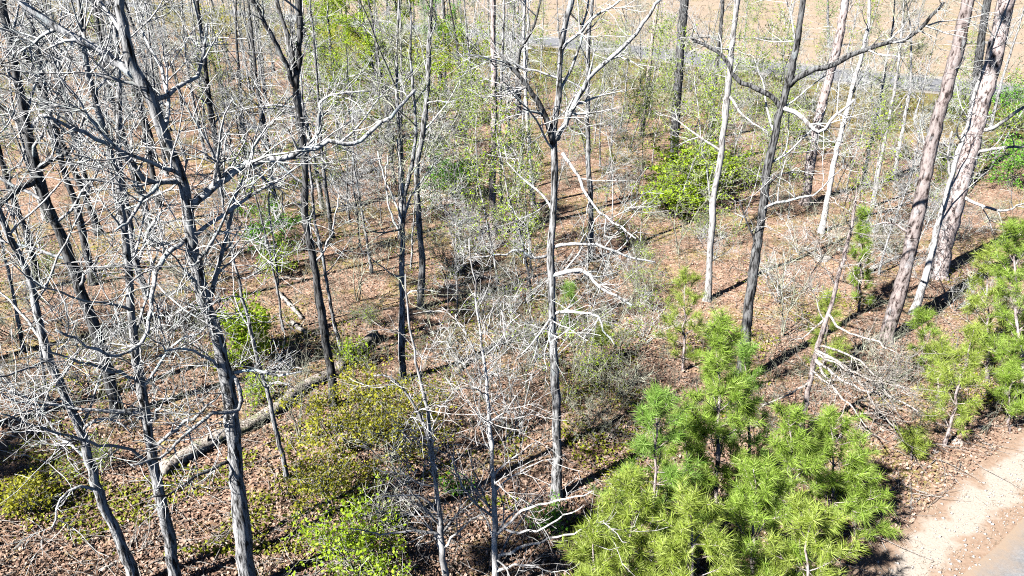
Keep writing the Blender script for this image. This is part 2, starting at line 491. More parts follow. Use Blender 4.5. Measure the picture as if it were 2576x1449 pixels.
def px_line(pts, w0, w1, base, depth, step=.25, d0=0.0, jit=.02):
    """pixel polyline -> 3-D line with radii; depth runs from d0 to depth metres behind the base plane"""
    pts = np.asarray(pts, float)
    s = np.r_[0, np.cumsum(np.hypot(*np.diff(pts, axis=0).T))]; s = s / s[-1]
    W = []
    for (x, y), t in zip(pts, s):
        p = at_plane(x, y, base, d0 + (depth - d0) * t)
        dist = np.linalg.norm(p - np.array([0, 0, CAM_H]))
        W.append([*p, .5 * (w0 + (w1 - w0) * t ** .9) * dist / FOC])
    S = spline(W, step)
    S[1:-1, :3] += rng.normal(size=(len(S) - 2, 3)) * jit
    return S[:, :3], np.maximum(S[:, 3], .004)

def auto_limbs(P, R, n, h0, h1, L, ang=(40, 75), up=.1, wig=.16):
    """n limbs leaving a trunk line between heights h0 and h1 (above its foot)"""
    out = []
    z = P[:, 2] - P[0, 2]
    for i in range(n):
        h = h0 + (h1 - h0) * (i + rng.uniform(.1, .9)) / n
        j = int(np.clip(np.searchsorted(z, h), 1, len(P) - 2))
        T = nrm(P[j + 1] - P[j - 1])[None]
        D = fan(T, ang[0], ang[1], up)
        ln = rng.uniform(L[0], L[1]) * (1.15 - .45 * i / max(n, 1))
        Q = grow(P[j][None], D, [ln], 9, wig, up * .5)[0]
        if near_cam(Q): continue
        r0 = min(R[j] * .42, .010 + .011 * ln)
        out.append((Q, np.linspace(r0, .007, len(Q))))
    return out

def twig_limb(acc, Q, R, dens=1.0, rmin=.008, n3=2, droop=0.0):
    ln = np.linalg.norm(np.diff(Q, axis=0), axis=1).sum()
    n1 = max(3, int(2.3 * ln * dens))
    ramify(acc, Q, R, n1, (.5, .6 + .34 * ln ** .8), max(2, int(5 * dens)), (.3, .95), n3, rmin=rmin, droop=droop)

STEMS = []
def bare_tree(name, label, path, w0, w1, bark='bark_oak', top=16.0, limbs=(), auto=(10, 3.5, 15, (1.5, 3.5)), dens=1.0, group=None, twig='twig', cat='tree', rmin=.008, n3=1, flare=.5, ang=(40, 75), wiggle=.25):
    base = at(*path[0])
    root = empty(name, base)
    tag(root, label, cat, group)
    P, R = px_line(path, w0 * .88, w1 * .88, base, 0.0, .3, 0.0, .012)
    P[0, 2] -= .15
    if P[-1, 2] < top:                                        # the stem above the frame, thinning to its tip
        T = nrm(P[-1] - P[-4] + np.array([0, 0, .35]))
        ln = (top - P[-1, 2]) * 1.04
        ex = grow(P[-1][None], T[None], [ln], max(4, int(ln / .45)), .08, .06)[0][1:]
        P = np.concatenate([P, ex]); R = np.concatenate([R, np.linspace(R[-1], .012, len(ex) + 1)[1:]])
    a = Acc(); trunk_mesh(a, P - base, R, 10, flare)
    a.build('trunk', M[bark], root, True)
    if name == 'pine_tree': STEMS.append((root, P, R))
    for spec in limbs:
        pts, lw0, lw1, dep = spec[:4]
        x0 = np.array(pts[0], float)
        # a limb starts inside the trunk at the trunk's own depth
        Q, q = px_line(pts, lw0, lw1, base, dep, .22, 0.0, .018)
        a = Acc(); tubes(a, Q - base, q, 7, .05, True)
        lo = a.build('limb', M[('bark_limb' if bark == 'bark_oak' else bark) if len(spec) < 5 else spec[4]], root, True)
        t = Acc(); twig_limb(t, Q - base, q, dens, rmin, n3)
        t.build('twigs', M[twig], lo)
    if auto:
        for Q, q in auto_limbs(P, R, *auto, ang=ang):
            a = Acc(); tubes(a, Q - base, q, 6, .05)
            lo = a.build('limb', M[twig if q[0] < .03 else ('bark_limb' if bark in ('bark_oak', 'bark_dark') else bark)], root, True)
            t = Acc(); twig_limb(t, Q - base, q, dens, rmin, n3)
            t.build('twigs', M[twig], lo)
    return root

G_BARE = 'bare trees of the near wood'
# --- left side
bare_tree('oak_tree', 'big leaning grey oak at left whose trunk forks below the top edge', [(626, 1490), (603, 1270), (588, 1120), (572, 960), (545, 850), (510, 740), (482, 600), (462, 470), (425, 375), (385, 260), (345, 190), (325, 140), (310, 60), (300, 0)], 42, 24, 'bark_oak', 14.5, [
    ([(362, 218), (335, 182), (290, 153), (230, 115), (170, 88), (60, 15), (10, -30)], 19, 13, .5),
    ([(388, 250), (440, 225), (490, 192), (512, 140), (520, 60)], 12, 5, 1.0),
    ([(478, 520), (540, 465), (620, 412), (700, 402), (760, 380), (820, 356), (890, 362), (960, 310), (1045, 225)], 20, 7, -.6),
    ([(455, 455), (380, 455), (345, 430), (310, 385), (240, 345), (160, 310), (100, 290)], 14, 6, -.9),
    ([(455, 458), (400, 462), (350, 520), (320, 560), (290, 580)], 12, 5, -1.0),
    ([(468, 600), (432, 625), (405, 660), (385, 720), (372, 830), (300, 895), (220, 870), (140, 830)], 12, 5, -1.6),
    ([(572, 935), (605, 975), (600, 1030), (540, 1040), (470, 1090), (400, 1150), (330, 1170)], 11, 5, -1.2),
    ([(580, 940), (640, 930), (700, 945), (760, 935)], 9, 4, -.6),
    ([(580, 1160), (540, 1175), (480, 1205), (425, 1245), (380, 1250)], 9, 4, -.8, 'bark_dark'),
    ([(560, 930), (520, 900), (470, 880), (420, 880), (400, 860)], 8, 4, -1.0),
], (12, 6.0, 13.5, (1.5, 3.4)), 1.15)
bare_tree('oak_tree', 'slim dark-barked oak standing just left of the big leaning oak', [(446, 1475), (420, 1330), (395, 1210), (375, 1100), (355, 980), (340, 880), (330, 780), (320, 640), (310, 560), (300, 470), (280, 400), (262, 330), (235, 230), (215, 150), (205, 60)], 28, 11, 'bark_oak', 13, [
    ([(392, 1190), (330, 1130), (250, 1120), (150, 1090), (60, 1060), (0, 1040)], 8, 3.5, -1.0, 'twig'),
    ([(350, 960), (300, 940), (200, 910), (110, 880)], 8, 4, -1.2, 'twig'),
    ([(380, 1130), (430, 1090), (500, 1040), (560, 990), (580, 940)], 9, 4, -.9, 'twig'),
], (15, 3.6, 12, (1.4, 3.2)), 1.15)
bare_tree('oak_tree', 'crooked dark oak rising from the bottom edge at far left', [(342, 1480), (300, 1350), (260, 1270), (230, 1180), (200, 1080), (160, 990), (125, 900), (95, 800), (70, 700), (40, 620), (10, 560), (-20, 480)], 24, 13, 'bark_oak', 12, [
    ([(170, 1000), (120, 1020), (60, 1040), (0, 1060)], 7, 3, -.5), ([(205, 1085), (240, 1055), (290, 1060), (330, 1090)], 8, 3, -.6),
    ([(130, 905), (80, 920), (20, 945), (-20, 950)], 7, 3, -.8), ([(245, 1235), (200, 1225), (150, 1260), (130, 1330)], 7, 3, -.4),
], (13, 3.4, 11, (1.2, 2.9)), 1.1)
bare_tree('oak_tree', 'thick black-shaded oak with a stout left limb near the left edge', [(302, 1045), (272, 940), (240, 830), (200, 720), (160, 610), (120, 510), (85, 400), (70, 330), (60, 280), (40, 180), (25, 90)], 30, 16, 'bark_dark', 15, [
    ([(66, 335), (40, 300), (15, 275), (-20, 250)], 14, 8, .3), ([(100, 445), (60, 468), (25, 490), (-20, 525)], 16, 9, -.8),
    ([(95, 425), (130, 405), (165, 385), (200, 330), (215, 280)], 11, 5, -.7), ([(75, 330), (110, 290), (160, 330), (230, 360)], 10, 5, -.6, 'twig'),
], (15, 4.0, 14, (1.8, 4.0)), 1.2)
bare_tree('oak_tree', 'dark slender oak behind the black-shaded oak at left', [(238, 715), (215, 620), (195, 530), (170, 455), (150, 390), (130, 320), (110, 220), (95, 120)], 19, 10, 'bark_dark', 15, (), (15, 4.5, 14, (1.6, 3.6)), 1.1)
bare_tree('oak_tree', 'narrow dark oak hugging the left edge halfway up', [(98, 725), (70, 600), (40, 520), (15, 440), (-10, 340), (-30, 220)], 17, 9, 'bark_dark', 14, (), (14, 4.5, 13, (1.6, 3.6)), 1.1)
bare_tree('oak_tree', 'grey oak with flaking bark between the leaning oak and the black-shaded oak', [(372, 750), (340, 650), (326, 560), (308, 470), (298, 380), (300, 250), (296, 150), (290, 40)], 18, 10, 'bark_oak', 14, [([(345, 660), (365, 610), (385, 560), (440, 500)], 8, 4, -.4)], (15, 4.5, 13, (1.6, 3.6)), 1.1)
bare_tree('young_tree', 'thin leaning young tree in the shade at far left below the edge oak', [(58, 880), (45, 800), (25, 700), (5, 610), (-15, 520)], 9, 5, 'bark_oak', 8, (), (6, 2, 7, (.8, 1.8)), .9)
bare_tree('young_tree', 'short crooked young tree above the dark patch at the left edge', [(120, 1010), (108, 930), (100, 860), (90, 780), (70, 700), (50, 640)], 8, 4, 'bark_oak', 7, (), (7, 1.2, 6, (.8, 2.0)), .9, twig='twig_olive')
# --- left of centre
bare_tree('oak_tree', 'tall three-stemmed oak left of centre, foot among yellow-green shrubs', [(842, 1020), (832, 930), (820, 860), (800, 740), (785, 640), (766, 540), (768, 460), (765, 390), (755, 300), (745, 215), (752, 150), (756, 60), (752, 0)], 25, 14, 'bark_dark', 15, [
    ([(745, 220), (715, 155), (680, 85), (640, 10), (620, -40)], 13, 8, -.3), ([(742, 205), (735, 130), (715, 60), (690, -10)], 12, 8, .6),
    ([(790, 660), (815, 630), (840, 560), (850, 500)], 6, 3, -.6, 'twig'), ([(765, 390), (800, 330), (805, 260), (850, 235), (930, 230)], 9, 4, -.4, 'twig'),
], (9, 5, 14.5, (1.2, 3.0)), .85)
bare_tree('young_tree', 'thin dark stem close beside the three-stemmed oak', [(862, 905), (832, 770), (812, 650), (792, 560), (785, 470), (775, 380)], 11, 6, 'bark_oak', 11, (), (7, 3, 10, (.8, 2)), .8)
bare_tree('young_tree', 'thin pale-topped tree leaning left over the long fallen log', [(722, 1205), (690, 1060), (668, 975), (640, 880), (610, 750), (590, 660), (570, 570), (560, 500)], 13, 6, 'bark_oak', 9.5, [([(668, 975), (700, 960), (740, 975)], 5, 2, -.4), ([(600, 700), (640, 690), (690, 640)], 5, 2.5, -.3)], (9, 2.5, 9, (.9, 2.2)), 1.0)
bare_tree('young_tree', 'spindly dark young tree by the bright green sapling', [(712, 830), (700, 740), (682, 650), (660, 560), (640, 480)], 7, 4, 'bark_oak', 8, (), (7, 2, 7, (.8, 1.8)), .9)
bare_tree('young_tree', 'slim grey young tree standing alone on open leaf litter left of centre', [(935, 685), (925, 620), (915, 560), (905, 500), (890, 420)], 9, 5, 'bark_oak', 9, (), (9, 3, 8.5, (.9, 2.2)), 1.1)
bare_tree('oak_tree', 'grey many-branched tree left of centre with upswept stems', [(1013, 955), (1010, 850), (1012, 740), (1012, 640), (1016, 540), (1020, 480), (1035, 420), (1045, 340), (1040, 240)], 20, 8, 'bark_oak', 11.5, [
    ([(1015, 560), (990, 500), (965, 440), (950, 380)], 6, 3, .3, 'twig'), ([(1016, 545), (1040, 480), (1080, 430), (1110, 395)], 7, 3, -.3, 'twig'), ([(1013, 600), (985, 540), (970, 470), (975, 390)], 6, 3, .5, 'twig'), ([(1018, 520), (1010, 440), (1000, 350)], 6, 3, .2, 'twig'),
    ([(1012, 750), (1050, 730), (1110, 735)], 5, 2, -.5, 'twig')], (8, 3, 10, (1.0, 2.4)), 1.0, twig='twig_olive')
bare_tree('oak_tree', 'straight grey trunk just right of the upswept many-branched tree', [(1058, 775), (1062, 650), (1052, 540), (1048, 430), (1062, 340), (1075, 240), (1080, 120), (1085, 0)], 20, 11, 'bark_oak', 15, (), (8, 6, 14, (1.2, 3)), .8, twig='twig_olive')
bare_tree('birch_tree', 'white-barked sapling at bottom, left one of the pair of white saplings', [(1124, 1500), (1106, 1310), (1090, 1170), (1075, 1040), (1055, 940), (1035, 850), (1025, 770), (1020, 690)], 19, 4, 'bark_pale', 6.2, [
    ([(1098, 1200), (1078, 1100), (1035, 1010), (985, 950), (940, 945)], 11, 4, -.2, 'bark_oak'),
    ([(1112, 1345), (1050, 1335), (960, 1345), (880, 1330)], 7, 2.5, -.5), ([(1105, 1290), (1050, 1245), (960, 1250)], 7, 2.5, -.3), ([(1115, 1380), (1170, 1320), (1220, 1290)], 7, 2.5, -.3), ([(1110, 1330), (1060, 1270), (1000, 1200)], 6, 2.5, -.4)], (13, .8, 5.6, (.7, 1.9)), .75, twig='bark_pale', ang=(45, 85), rmin=.0072, n3=1)
bare_tree('birch_tree', 'white-barked sapling at bottom, right one of the pair of white saplings', [(1248, 1510), (1242, 1240), (1232, 1060), (1216, 900), (1202, 780), (1190, 680), (1180, 600)], 19, 3, 'bark_pale', 7.0, [
    ([(1246, 1350), (1310, 1290), (1400, 1260), (1490, 1235)], 8, 2.5, -.8), ([(1247, 1400), (1340, 1370), (1440, 1340), (1520, 1310)], 8, 2.5, -1.0), ([(1245, 1440), (1310, 1420), (1390, 1440)], 7, 2.5, -.8), ([(1243, 1300), (1190, 1260), (1150, 1190), (1140, 1120)], 7, 2.5, -.5),
    ([(1245, 1330), (1330, 1340), (1420, 1300), (1470, 1270)], 7, 2.5, -.7), ([(1240, 1200), (1290, 1150), (1350, 1110)], 6, 2, .3)], (16, .6, 6.4, (.8, 2.0)), .75, twig='bark_pale', ang=(45, 85), rmin=.0072, n3=1)
# --- centre and right
bare_tree('oak_tree', 'tall straight pale oak in the middle that forks into three high up', [(1400, 1250), (1401, 1100), (1395, 950), (1390, 800), (1385, 650), (1390, 540), (1396, 420), (1392, 350), (1400, 280), (1408, 200), (1412, 120), (1425, 40), (1440, -10)], 27, 15, 'bark_oak', 14.5, [
    ([(1392, 360), (1372, 295), (1340, 240), (1300, 182), (1265, 150)], 18, 8, -.4, 'bark_dark'), ([(1300, 182), (1310, 130), (1345, 60), (1360, 0)], 8, 5, -.4, 'bark_dark'),
    ([(1400, 350), (1430, 290), (1480, 200), (1530, 150), (1600, 80), (1665, -5)], 15, 7, -.5), ([(1415, 385), (1450, 440), (1478, 500), (1540, 560), (1600, 600)], 9, 4, -1.2),
    ([(1392, 692), (1440, 682), (1480, 690), (1530, 735), (1590, 768)], 12, 5, -.9), ([(1395, 790), (1440, 785), (1505, 797), (1520, 835), (1548, 872)], 9, 3, -.8),
    ([(1392, 622), (1440, 612), (1500, 615), (1570, 640), (1650, 660)], 10, 4, -.4), ([(1385, 640), (1340, 650), (1310, 630), (1250, 640), (1180, 650)], 8, 3, -.6), ([(1385, 800), (1350, 850), (1300, 900)], 6, 3, -.5),
    ([(1410, 130), (1450, 90), (1500, 40), (1560, 0)], 8, 5, -.3), ([(1404, 240), (1440, 160), (1470, 60), (1480, 0)], 8, 5, .3)], (5, 4, 13, (1.0, 2.4)), .95)
bare_tree('oak_tree', 'slender grey tree seen just right behind the forked middle oak', [(1486, 655), (1486, 520), (1480, 400), (1478, 250), (1480, 110), (1490, 0)], 16, 10, 'bark_oak', 15, (), (9, 5, 14, (1.0, 2.6)), .85)
bare_tree('oak_tree', 'thin pale tree left behind the forked middle oak', [(1342, 520), (1332, 370), (1323, 240), (1318, 100), (1320, 0)], 13, 8, 'bark_pale', 15, (), (8, 5, 14, (1.0, 2.6)), .8)
bare_tree('pine_tree', 'straight pale pine trunk left of the forked middle oak', [(1241, 590), (1239, 480), (1243, 330), (1243, 200), (1240, 60), (1240, 0)], 20, 14, 'bark_pine', 17, (), (10, 6, 16, (1.0, 2.4)), .7)
bare_tree('young_tree', 'thin dark stem hard against the straight pale pine trunk', [(1264, 575), (1260, 440), (1258, 300), (1264, 150), (1268, 0)], 9, 6, 'bark_oak', 14, (), (8, 5, 13, (1.0, 2.2)), .8)
bare_tree('birch_tree', 'smooth white trunk right of centre, bare to the top', [(1780, 755), (1786, 640), (1796, 500), (1815, 380), (1830, 250), (1838, 150), (1850, 40), (1856, -20)], 19, 13, 'bark_pale', 16, [([(1832, 240), (1880, 300), (1930, 330)], 6, 3, -.4)], (8, 5, 15, (1.0, 2.6)), .75)
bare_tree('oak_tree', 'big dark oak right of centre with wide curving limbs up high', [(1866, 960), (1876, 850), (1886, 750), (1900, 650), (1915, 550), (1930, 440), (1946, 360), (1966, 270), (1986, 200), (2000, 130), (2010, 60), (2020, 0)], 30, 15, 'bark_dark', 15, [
    ([(1966, 275), (1935, 240), (1885, 215), (1850, 198), (1815, 140), (1735, 90)], 13, 7, -.2, 'bark_dark'), ([(1985, 215), (2030, 182), (2100, 160), (2180, 122), (2290, 92), (2330, 55), (2375, 5)], 15, 6, -.3),
    ([(1968, 270), (2010, 290), (2060, 332), (2090, 300), (2150, 250)], 11, 5, -.6, 'bark_pale'), ([(1925, 470), (1960, 440), (2000, 430)], 7, 3, -.4), ([(1905, 620), (1880, 560), (1860, 500)], 6, 3, -.3, 'bark_dark')], (8, 5, 14, (1.2, 2.8)), .85)
bare_tree('pine_tree', 'tall dark pine trunk rising from the layered green bush', [(1692, 430), (1700, 300), (1706, 200), (1713, 100), (1722, 0)], 25, 22, 'bark_dark', 19, (), (7, 7, 18, (1.0, 2.2)), .7)
bare_tree('young_tree', 'short dark trunk in shade behind the smooth white trunk', [(1786, 350), (1793, 270), (1800, 190), (1812, 90), (1818, 0)], 14, 9, 'bark_dark', 13, (), (8, 5, 12, (1.0, 2.4)), .8)
bare_tree('pine_tree', 'pinkish pine trunk behind the big dark oak on its right', [(2026, 515), (2036, 430), (2050, 340), (2070, 260), (2090, 180), (2112, 90), (2126, 0)], 25, 19, 'bark_pine', 19, (), (8, 6, 18, (1.0, 2.4)), .7)
bare_tree('young_tree', 'slim pale tree with a swollen foot right of the pinkish pine trunk', [(2066, 585), (2085, 480), (2100, 400), (2120, 320), (2142, 230), (2165, 150), (2185, 60)], 15, 8, 'bark_pale', 13, (), (9, 4.5, 12, (1.0, 2.4)), .85)
for i, (pts, lab) in enumerate([([(2168, 470), (2182, 400), (2198, 330), (2215, 250), (2230, 150)], 'leftmost of three thin pale stems below the far road at right'), ([(2196, 520), (2212, 420), (2228, 340), (2248, 240), (2262, 140)], 'middle of three thin pale stems below the far road at right'), ([(2250, 440), (2262, 370), (2276, 300), (2290, 220)], 'rightmost of three thin pale stems below the far road at right')]):
    bare_tree('young_tree', lab, pts, 10, 6, 'bark_pale', 11, (), (9, 4, 10, (1.0, 2.4)), .85, group='thin pale stems at right', twig='twig_olive')
bare_tree('pine_tree', 'large pine trunk leaning right in front of the far road', [(2228, 858), (2262, 740), (2290, 620), (2316, 500), (2342, 370), (2370, 260), (2402, 150), (2436, 0)], 34, 26, 'bark_pine', 19, [([(2300, 590), (2240, 560), (2190, 570)], 6, 2.5, -.5)], (7, 6, 18, (1.0, 2.4)), .7)
bare_tree('pine_tree', 'thickest pine trunk at upper right, pinkish with dark plates', [(2358, 695), (2390, 560), (2430, 420), (2460, 300), (2492, 180), (2532, 0)], 40, 33, 'bark_pine', 20, [
    ([(2455, 330), (2500, 320), (2576, 270), (2620, 260)], 9, 5, -.7, 'bark_pale'), ([(2440, 390), (2510, 372), (2580, 370), (2620, 360)], 7, 4, -.6, 'bark_pale'), ([(2405, 480), (2450, 510), (2520, 530), (2600, 500)], 8, 3, -1.2, 'bark_pale')], (7, 6, 19, (1.2, 2.6)), .7)
bare_tree('young_tree', 'pale flaking stem leaning against the thickest pine trunk', [(2296, 790), (2330, 690), (2362, 560), (2392, 450), (2404, 400), (2432, 320), (2450, 240)], 18, 8, 'bark_pale', 11.5, [([(2392, 450), (2385, 400), (2395, 330)], 7, 3, -.3)], (8, 3.5, 10.5, (1.0, 2.2)), .85)
bare_tree('pine_tree', 'dark narrow pine trunk just left behind the thickest pine', [(2436, 470), (2444, 350), (2456, 200), (2470, 90), (2484, 0)], 20, 15, 'bark_dark', 18, (), (7, 7, 17, (1.0, 2.2)), .7)
bare_tree('dead_tree', 'brown dead snag with drooping white branches right of centre', [(2008, 1115), (2036, 964), (2053, 889), (2077, 809), (2104, 720), (2120, 655), (2138, 590), (2150, 520)], 17, 7, 'bark_pine', 7.2, [
    ([(2050, 880), (2100, 905), (2150, 950), (2200, 985), (2240, 1020)], 7, 3, -.9, 'dead_wood'), ([(2048, 900), (2110, 950), (2170, 980), (2250, 1005), (2310, 1035)], 7, 3, -1.3, 'dead_wood'), ([(2052, 890), (2120, 915), (2165, 965), (2215, 1035), (2250, 1075)], 7, 3, -1.2, 'dead_wood'),
    ([(2049, 885), (2130, 930), (2210, 960), (2275, 975)], 6, 2.5, -1.5, 'dead_wood'), ([(2047, 905), (2105, 985), (2150, 1030), (2180, 1075)], 6, 2.5, -1.4, 'dead_wood'), ([(2056, 870), (2130, 890), (2200, 940), (2265, 1050)], 6, 2.5, -1.0, 'dead_wood'),
    ([(2078, 800), (2045, 830), (2020, 850), (1990, 855)], 6, 2.5, -.3, 'dead_wood'), ([(2085, 790), (2120, 830), (2190, 855), (2260, 890)], 6, 2.5, -.9, 'dead_wood'), ([(2036, 960), (1990, 990), (1940, 1010), (1910, 1030)], 6, 2.5, -.7, 'dead_wood'), ([(2042, 930), (2080, 960), (2110, 1000)], 5, 2, -.6, 'dead_wood')], (5, 3.5, 7, (.6, 1.4)), 1.0, twig='dead_wood', n3=1)

# ------------------------------------------------------------------ leafy shrubs and budding trees
def leaves(acc, C, size, flat=.5, sag=0.0):
    """a folded diamond leaf at each point of C (n,3)"""
    n = len(C)
    if n == 0: return
    up = nrm(np.array([0, 0, 1.0]) * flat + rng.normal(size=(n, 3)) * (1 - flat * .6))
    d = nrm(np.cross(up, rng.normal(size=(n, 3)))); s = np.cross(up, d)
    L = (size * rng.uniform(.6, 1.3, n))[:, None]
    V = np.stack([C, C + d * L * .5 + s * L * .33 + up * L * .06, C + d * L, C + d * L * .5 - s * L * .33 + up * L * .06], 1)
    i = np.arange(n)[:, None] * 4
    acc.add(V.reshape(-1, 3), T=np.concatenate([i + np.array([[0, 1, 2]]), i + np.array([[0, 2, 3]])]))

def shrub(name, label, px, py, h, rad, leaf, n_leaf, size=.07, stems=5, group=None, cat='shrub', layered=False, flat=.5, twig='twig_olive', base=None, clump=40, bare_frac=.0, lift=.15):
    b = at(px, py) if base is None else base
    root = empty(name, b); tag(root, label, cat, group)
    st = Acc(); lf = Acc()
    az = rng.uniform(0, 6.28, stems)
    S = np.zeros((stems, 3)); S[:, 2] = -.05; S[:, :2] += rng.normal(size=(stems, 2)) * .06
    sp_ = rad / h * (.42 if layered else .8)
    D = np.stack([np.cos(az) * sp_, np.sin(az) * sp_, np.ones(stems)], -1)
    D[0] = [0, 0, 1]
    L = h * rng.uniform(.75, 1.05, stems)
    A = grow(S, D, L, 8, .1, .05)
    RA = taper(np.full(stems, .010 + .008 * h), np.full(stems, .005), 9)
    tubes(st, A, RA, 5)
    S2, T2, r2, t2 = sample_lines(A, RA, max(6, int(clump / stems)), lift, 1.0)
    if layered: S2[:, 2] = (np.round(S2[:, 2] / h * 6 + .5) / 6 - .05) * h * .95 + rng.normal(size=len(S2)) * .03
    D2 = fan(T2, 45, 85, -.1 if layered else .1)
    if layered: D2[:, 2] *= .25; D2 = nrm(D2)
    B = grow(S2, D2, rad * rng.uniform(.5, 1.05, len(S2)) * (1.15 - .65 * t2), 6, .13, 0 if layered else .06)
    RB = taper(np.clip(r2 * .5, .005, .014), np.full(len(S2), .004), 7)
    tubes(st, B, RB, 3)
    S3, T3, r3, t3 = sample_lines(B, RB, 4, .2, 1.0)
    D3 = fan(T3, 30, 70, 0)
    if layered: D3[:, 2] *= .2
    Cc = grow(S3, D3, rad * rng.uniform(.15, .4, len(S3)), 3, .15, .03)
    RC = np.full((len(S3), 4), .0042); tubes(st, Cc, RC, 3)
    per = max(1, int(n_leaf / len(S3)))
    keep = rng.uniform(size=len(S3)) > bare_frac
    if keep.any():
        S4, _, _, _ = sample_lines(Cc[keep], RC[keep], per, .1, 1.0)
        S4 = S4 + rng.normal(size=S4.shape) * np.array([.05, .05, .02 if layered else .05]) * (1 + rad * .4)
        S4[:, 2] = np.maximum(S4[:, 2], .04)
        leaves(lf, S4, size, flat)
    st.build('stems', M[twig], root)
    if lf.n: lf.build('foliage', M[leaf], root)
    return root

shrub('evergreen_shrub', 'bright green round shrub left of the three-stemmed oak at mid height', 690, 640, 2.2, 1.35, 'leaf_green', 4200, .095, 6, flat=.35)
shrub('spring_shrub', 'yellow-green low shrub just below the bright green round shrub', 705, 690, 1.0, 1.1, 'leaf_lime', 1800, .08, 5)
shrub('green_sapling', 'lime green leafy sapling beside the leaning oak trunk', 640, 905, 2.0, 1.3, 'leaf_lime', 3800, .10, 6, flat=.4)
shrub('spring_shrub', 'lime shrub at the foot of the lime green sapling, left side', 585, 935, .8, .7, 'leaf_lime', 700, .08, 5)
shrub('spring_shrub', 'lime undergrowth along the upper side of the long log, left clump', 660, 1010, .8, .8, 'leaf_lime', 900, .08, 5)
shrub('spring_shrub', 'lime undergrowth on the long log nearest its broken end', 880, 920, .9, .8, 'leaf_lime', 900, .08, 5)
shrub('budding_shrub', 'olive-yellow budding shrub around the foot of the three-stemmed oak', 875, 1130, 2.5, 1.6, 'leaf_olive', 2900, .08, 7, clump=60)
shrub('budding_shrub', 'large olive-yellow budding shrub right of the leaning thin tree', 985, 1160, 2.4, 1.6, 'leaf_olive', 2600, .08, 7, clump=60)
shrub('budding_shrub', 'yellow budding sapling in front of the olive-yellow shrubs', 830, 1290, 2.3, 1.3, 'leaf_olive', 1700, .075, 5, clump=50)
shrub('budding_shrub', 'yellow-green budding shrub at the bottom edge left of the white saplings', 900, 1440, 2.1, 1.3, 'leaf_lime', 1700, .075, 6, clump=50)
shrub('budding_shrub', 'bright yellow budding shrub cut by the bottom edge', 985, 1500, 1.7, 1.2, 'leaf_lime', 1700, .08, 6, clump=50)
shrub('layered_shrub', 'layered bright green bush at the foot of the tall dark pine trunk', 1715, 500, 3.3, 3.0, 'leaf_lime', 6400, .15, 7, layered=True, flat=.85, clump=90)
shrub('layered_shrub', 'layered green bush left of the smooth white trunk, lower lobe', 1690, 545, 2.0, 2.3, 'leaf_lime', 3600, .13, 6, layered=True, flat=.85, clump=60)
shrub('layered_shrub', 'layered lime bush between the smooth white trunk and the big dark oak', 1840, 470, 2.3, 2.0, 'leaf_lime', 2600, .13, 5, layered=True, flat=.85, clump=60)
shrub('evergreen_shrub', 'green bush in the middle left of the straight pale pine trunk', 1140, 500, 2.2, 2.1, 'leaf_green', 3800, .13, 6, layered=True, flat=.8, clump=60)
shrub('evergreen_shrub', 'yellow-green bush just left of the green middle bush', 1080, 440, 2.2, 2.0, 'leaf_lime', 2600, .12, 6, clump=50)
shrub('evergreen_shrub', 'green shrub in the bottom left corner', 75, 1290, .9, .8, 'leaf_olive', 1100, .08, 6)
shrub('evergreen_shrub', 'big dark green bush at the right edge under the far road', 2560, 330, 3.4, 2.6, 'leaf_green', 4200, .12, 6, clump=80)
shrub('evergreen_shrub', 'green bush right of the thickest pine at the right edge', 2540, 470, 2.6, 2.2, 'leaf_green', 2800, .11, 6, clump=70)
shrub('evergreen_shrub', 'lime bush between the far road and the thickest pine trunk', 2440, 310, 2.6, 2.2, 'leaf_lime', 2200, .12, 6, clump=60)
shrub('spring_shrub', 'lime low shrub under the forked middle oak beside its foot', 1390, 1330, .7, .5, 'leaf_green', 700, .07, 5)
shrub('spring_shrub', 'small bright green shrub between the two white saplings', 1150, 1250, .6, .4, 'leaf_green', 600, .06, 5)
shrub('spring_shrub', 'bushy green clump on the upper left near the oak fork', 610, 330, 3.0, 2.2, 'leaf_olive', 2200, .10, 6, clump=70)

def budding_tree(label, pts, w, top, leaf, n_leaf, spread, h0, size=.13):
    base = at(*pts[0]); root = empty('budding_tree', base); tag(root, label, 'tree', 'budding trees in the far middle')
    P, R = px_line(pts, w, w * .6, base, 0, .4, 0, .02); P[0, 2] -= .15
    if P[-1, 2] < top:
        ex = grow(P[-1][None], nrm(P[-1] - P[-4])[None], [top - P[-1, 2]], 8, .08, .05)[0][1:]
        P = np.concatenate([P, ex]); R = np.concatenate([R, np.linspace(R[-1], .012, len(ex) + 1)[1:]])
    a = Acc(); trunk_mesh(a, P - base, R, 8, .4); a.build('trunk', M['bark_oak'], root, True)
    t = Acc(); lf = Acc()
    lim = auto_limbs(P, R, 18, h0, top - .3, (spread * .7, spread * 1.4), (45, 85), .05, .14)
    for Q, q in lim:
        Q = Q - base; tubes(t, Q, q, 5)
        S, T, r, _ = sample_lines(Q[None], q[None], 9, .1, 1)
        B = grow(S, fan(T, 35, 75, .05), rng.uniform(.5, 1.5, len(S)), 5, .2, .03)
        RB = taper(np.full(len(S), .01), np.full(len(S), .005), 6); tubes(t, B, RB, 3)
        C, _, _, _ = sample_lines(B, RB, max(1, int(n_leaf / len(lim) / 9)), .1, 1)
        leaves(lf, C + rng.normal(size=C.shape) * .13, size, .45)
    c = t.build('crown', M['twig_olive'], root); lf.build('leaves', M[leaf], c)
    return root

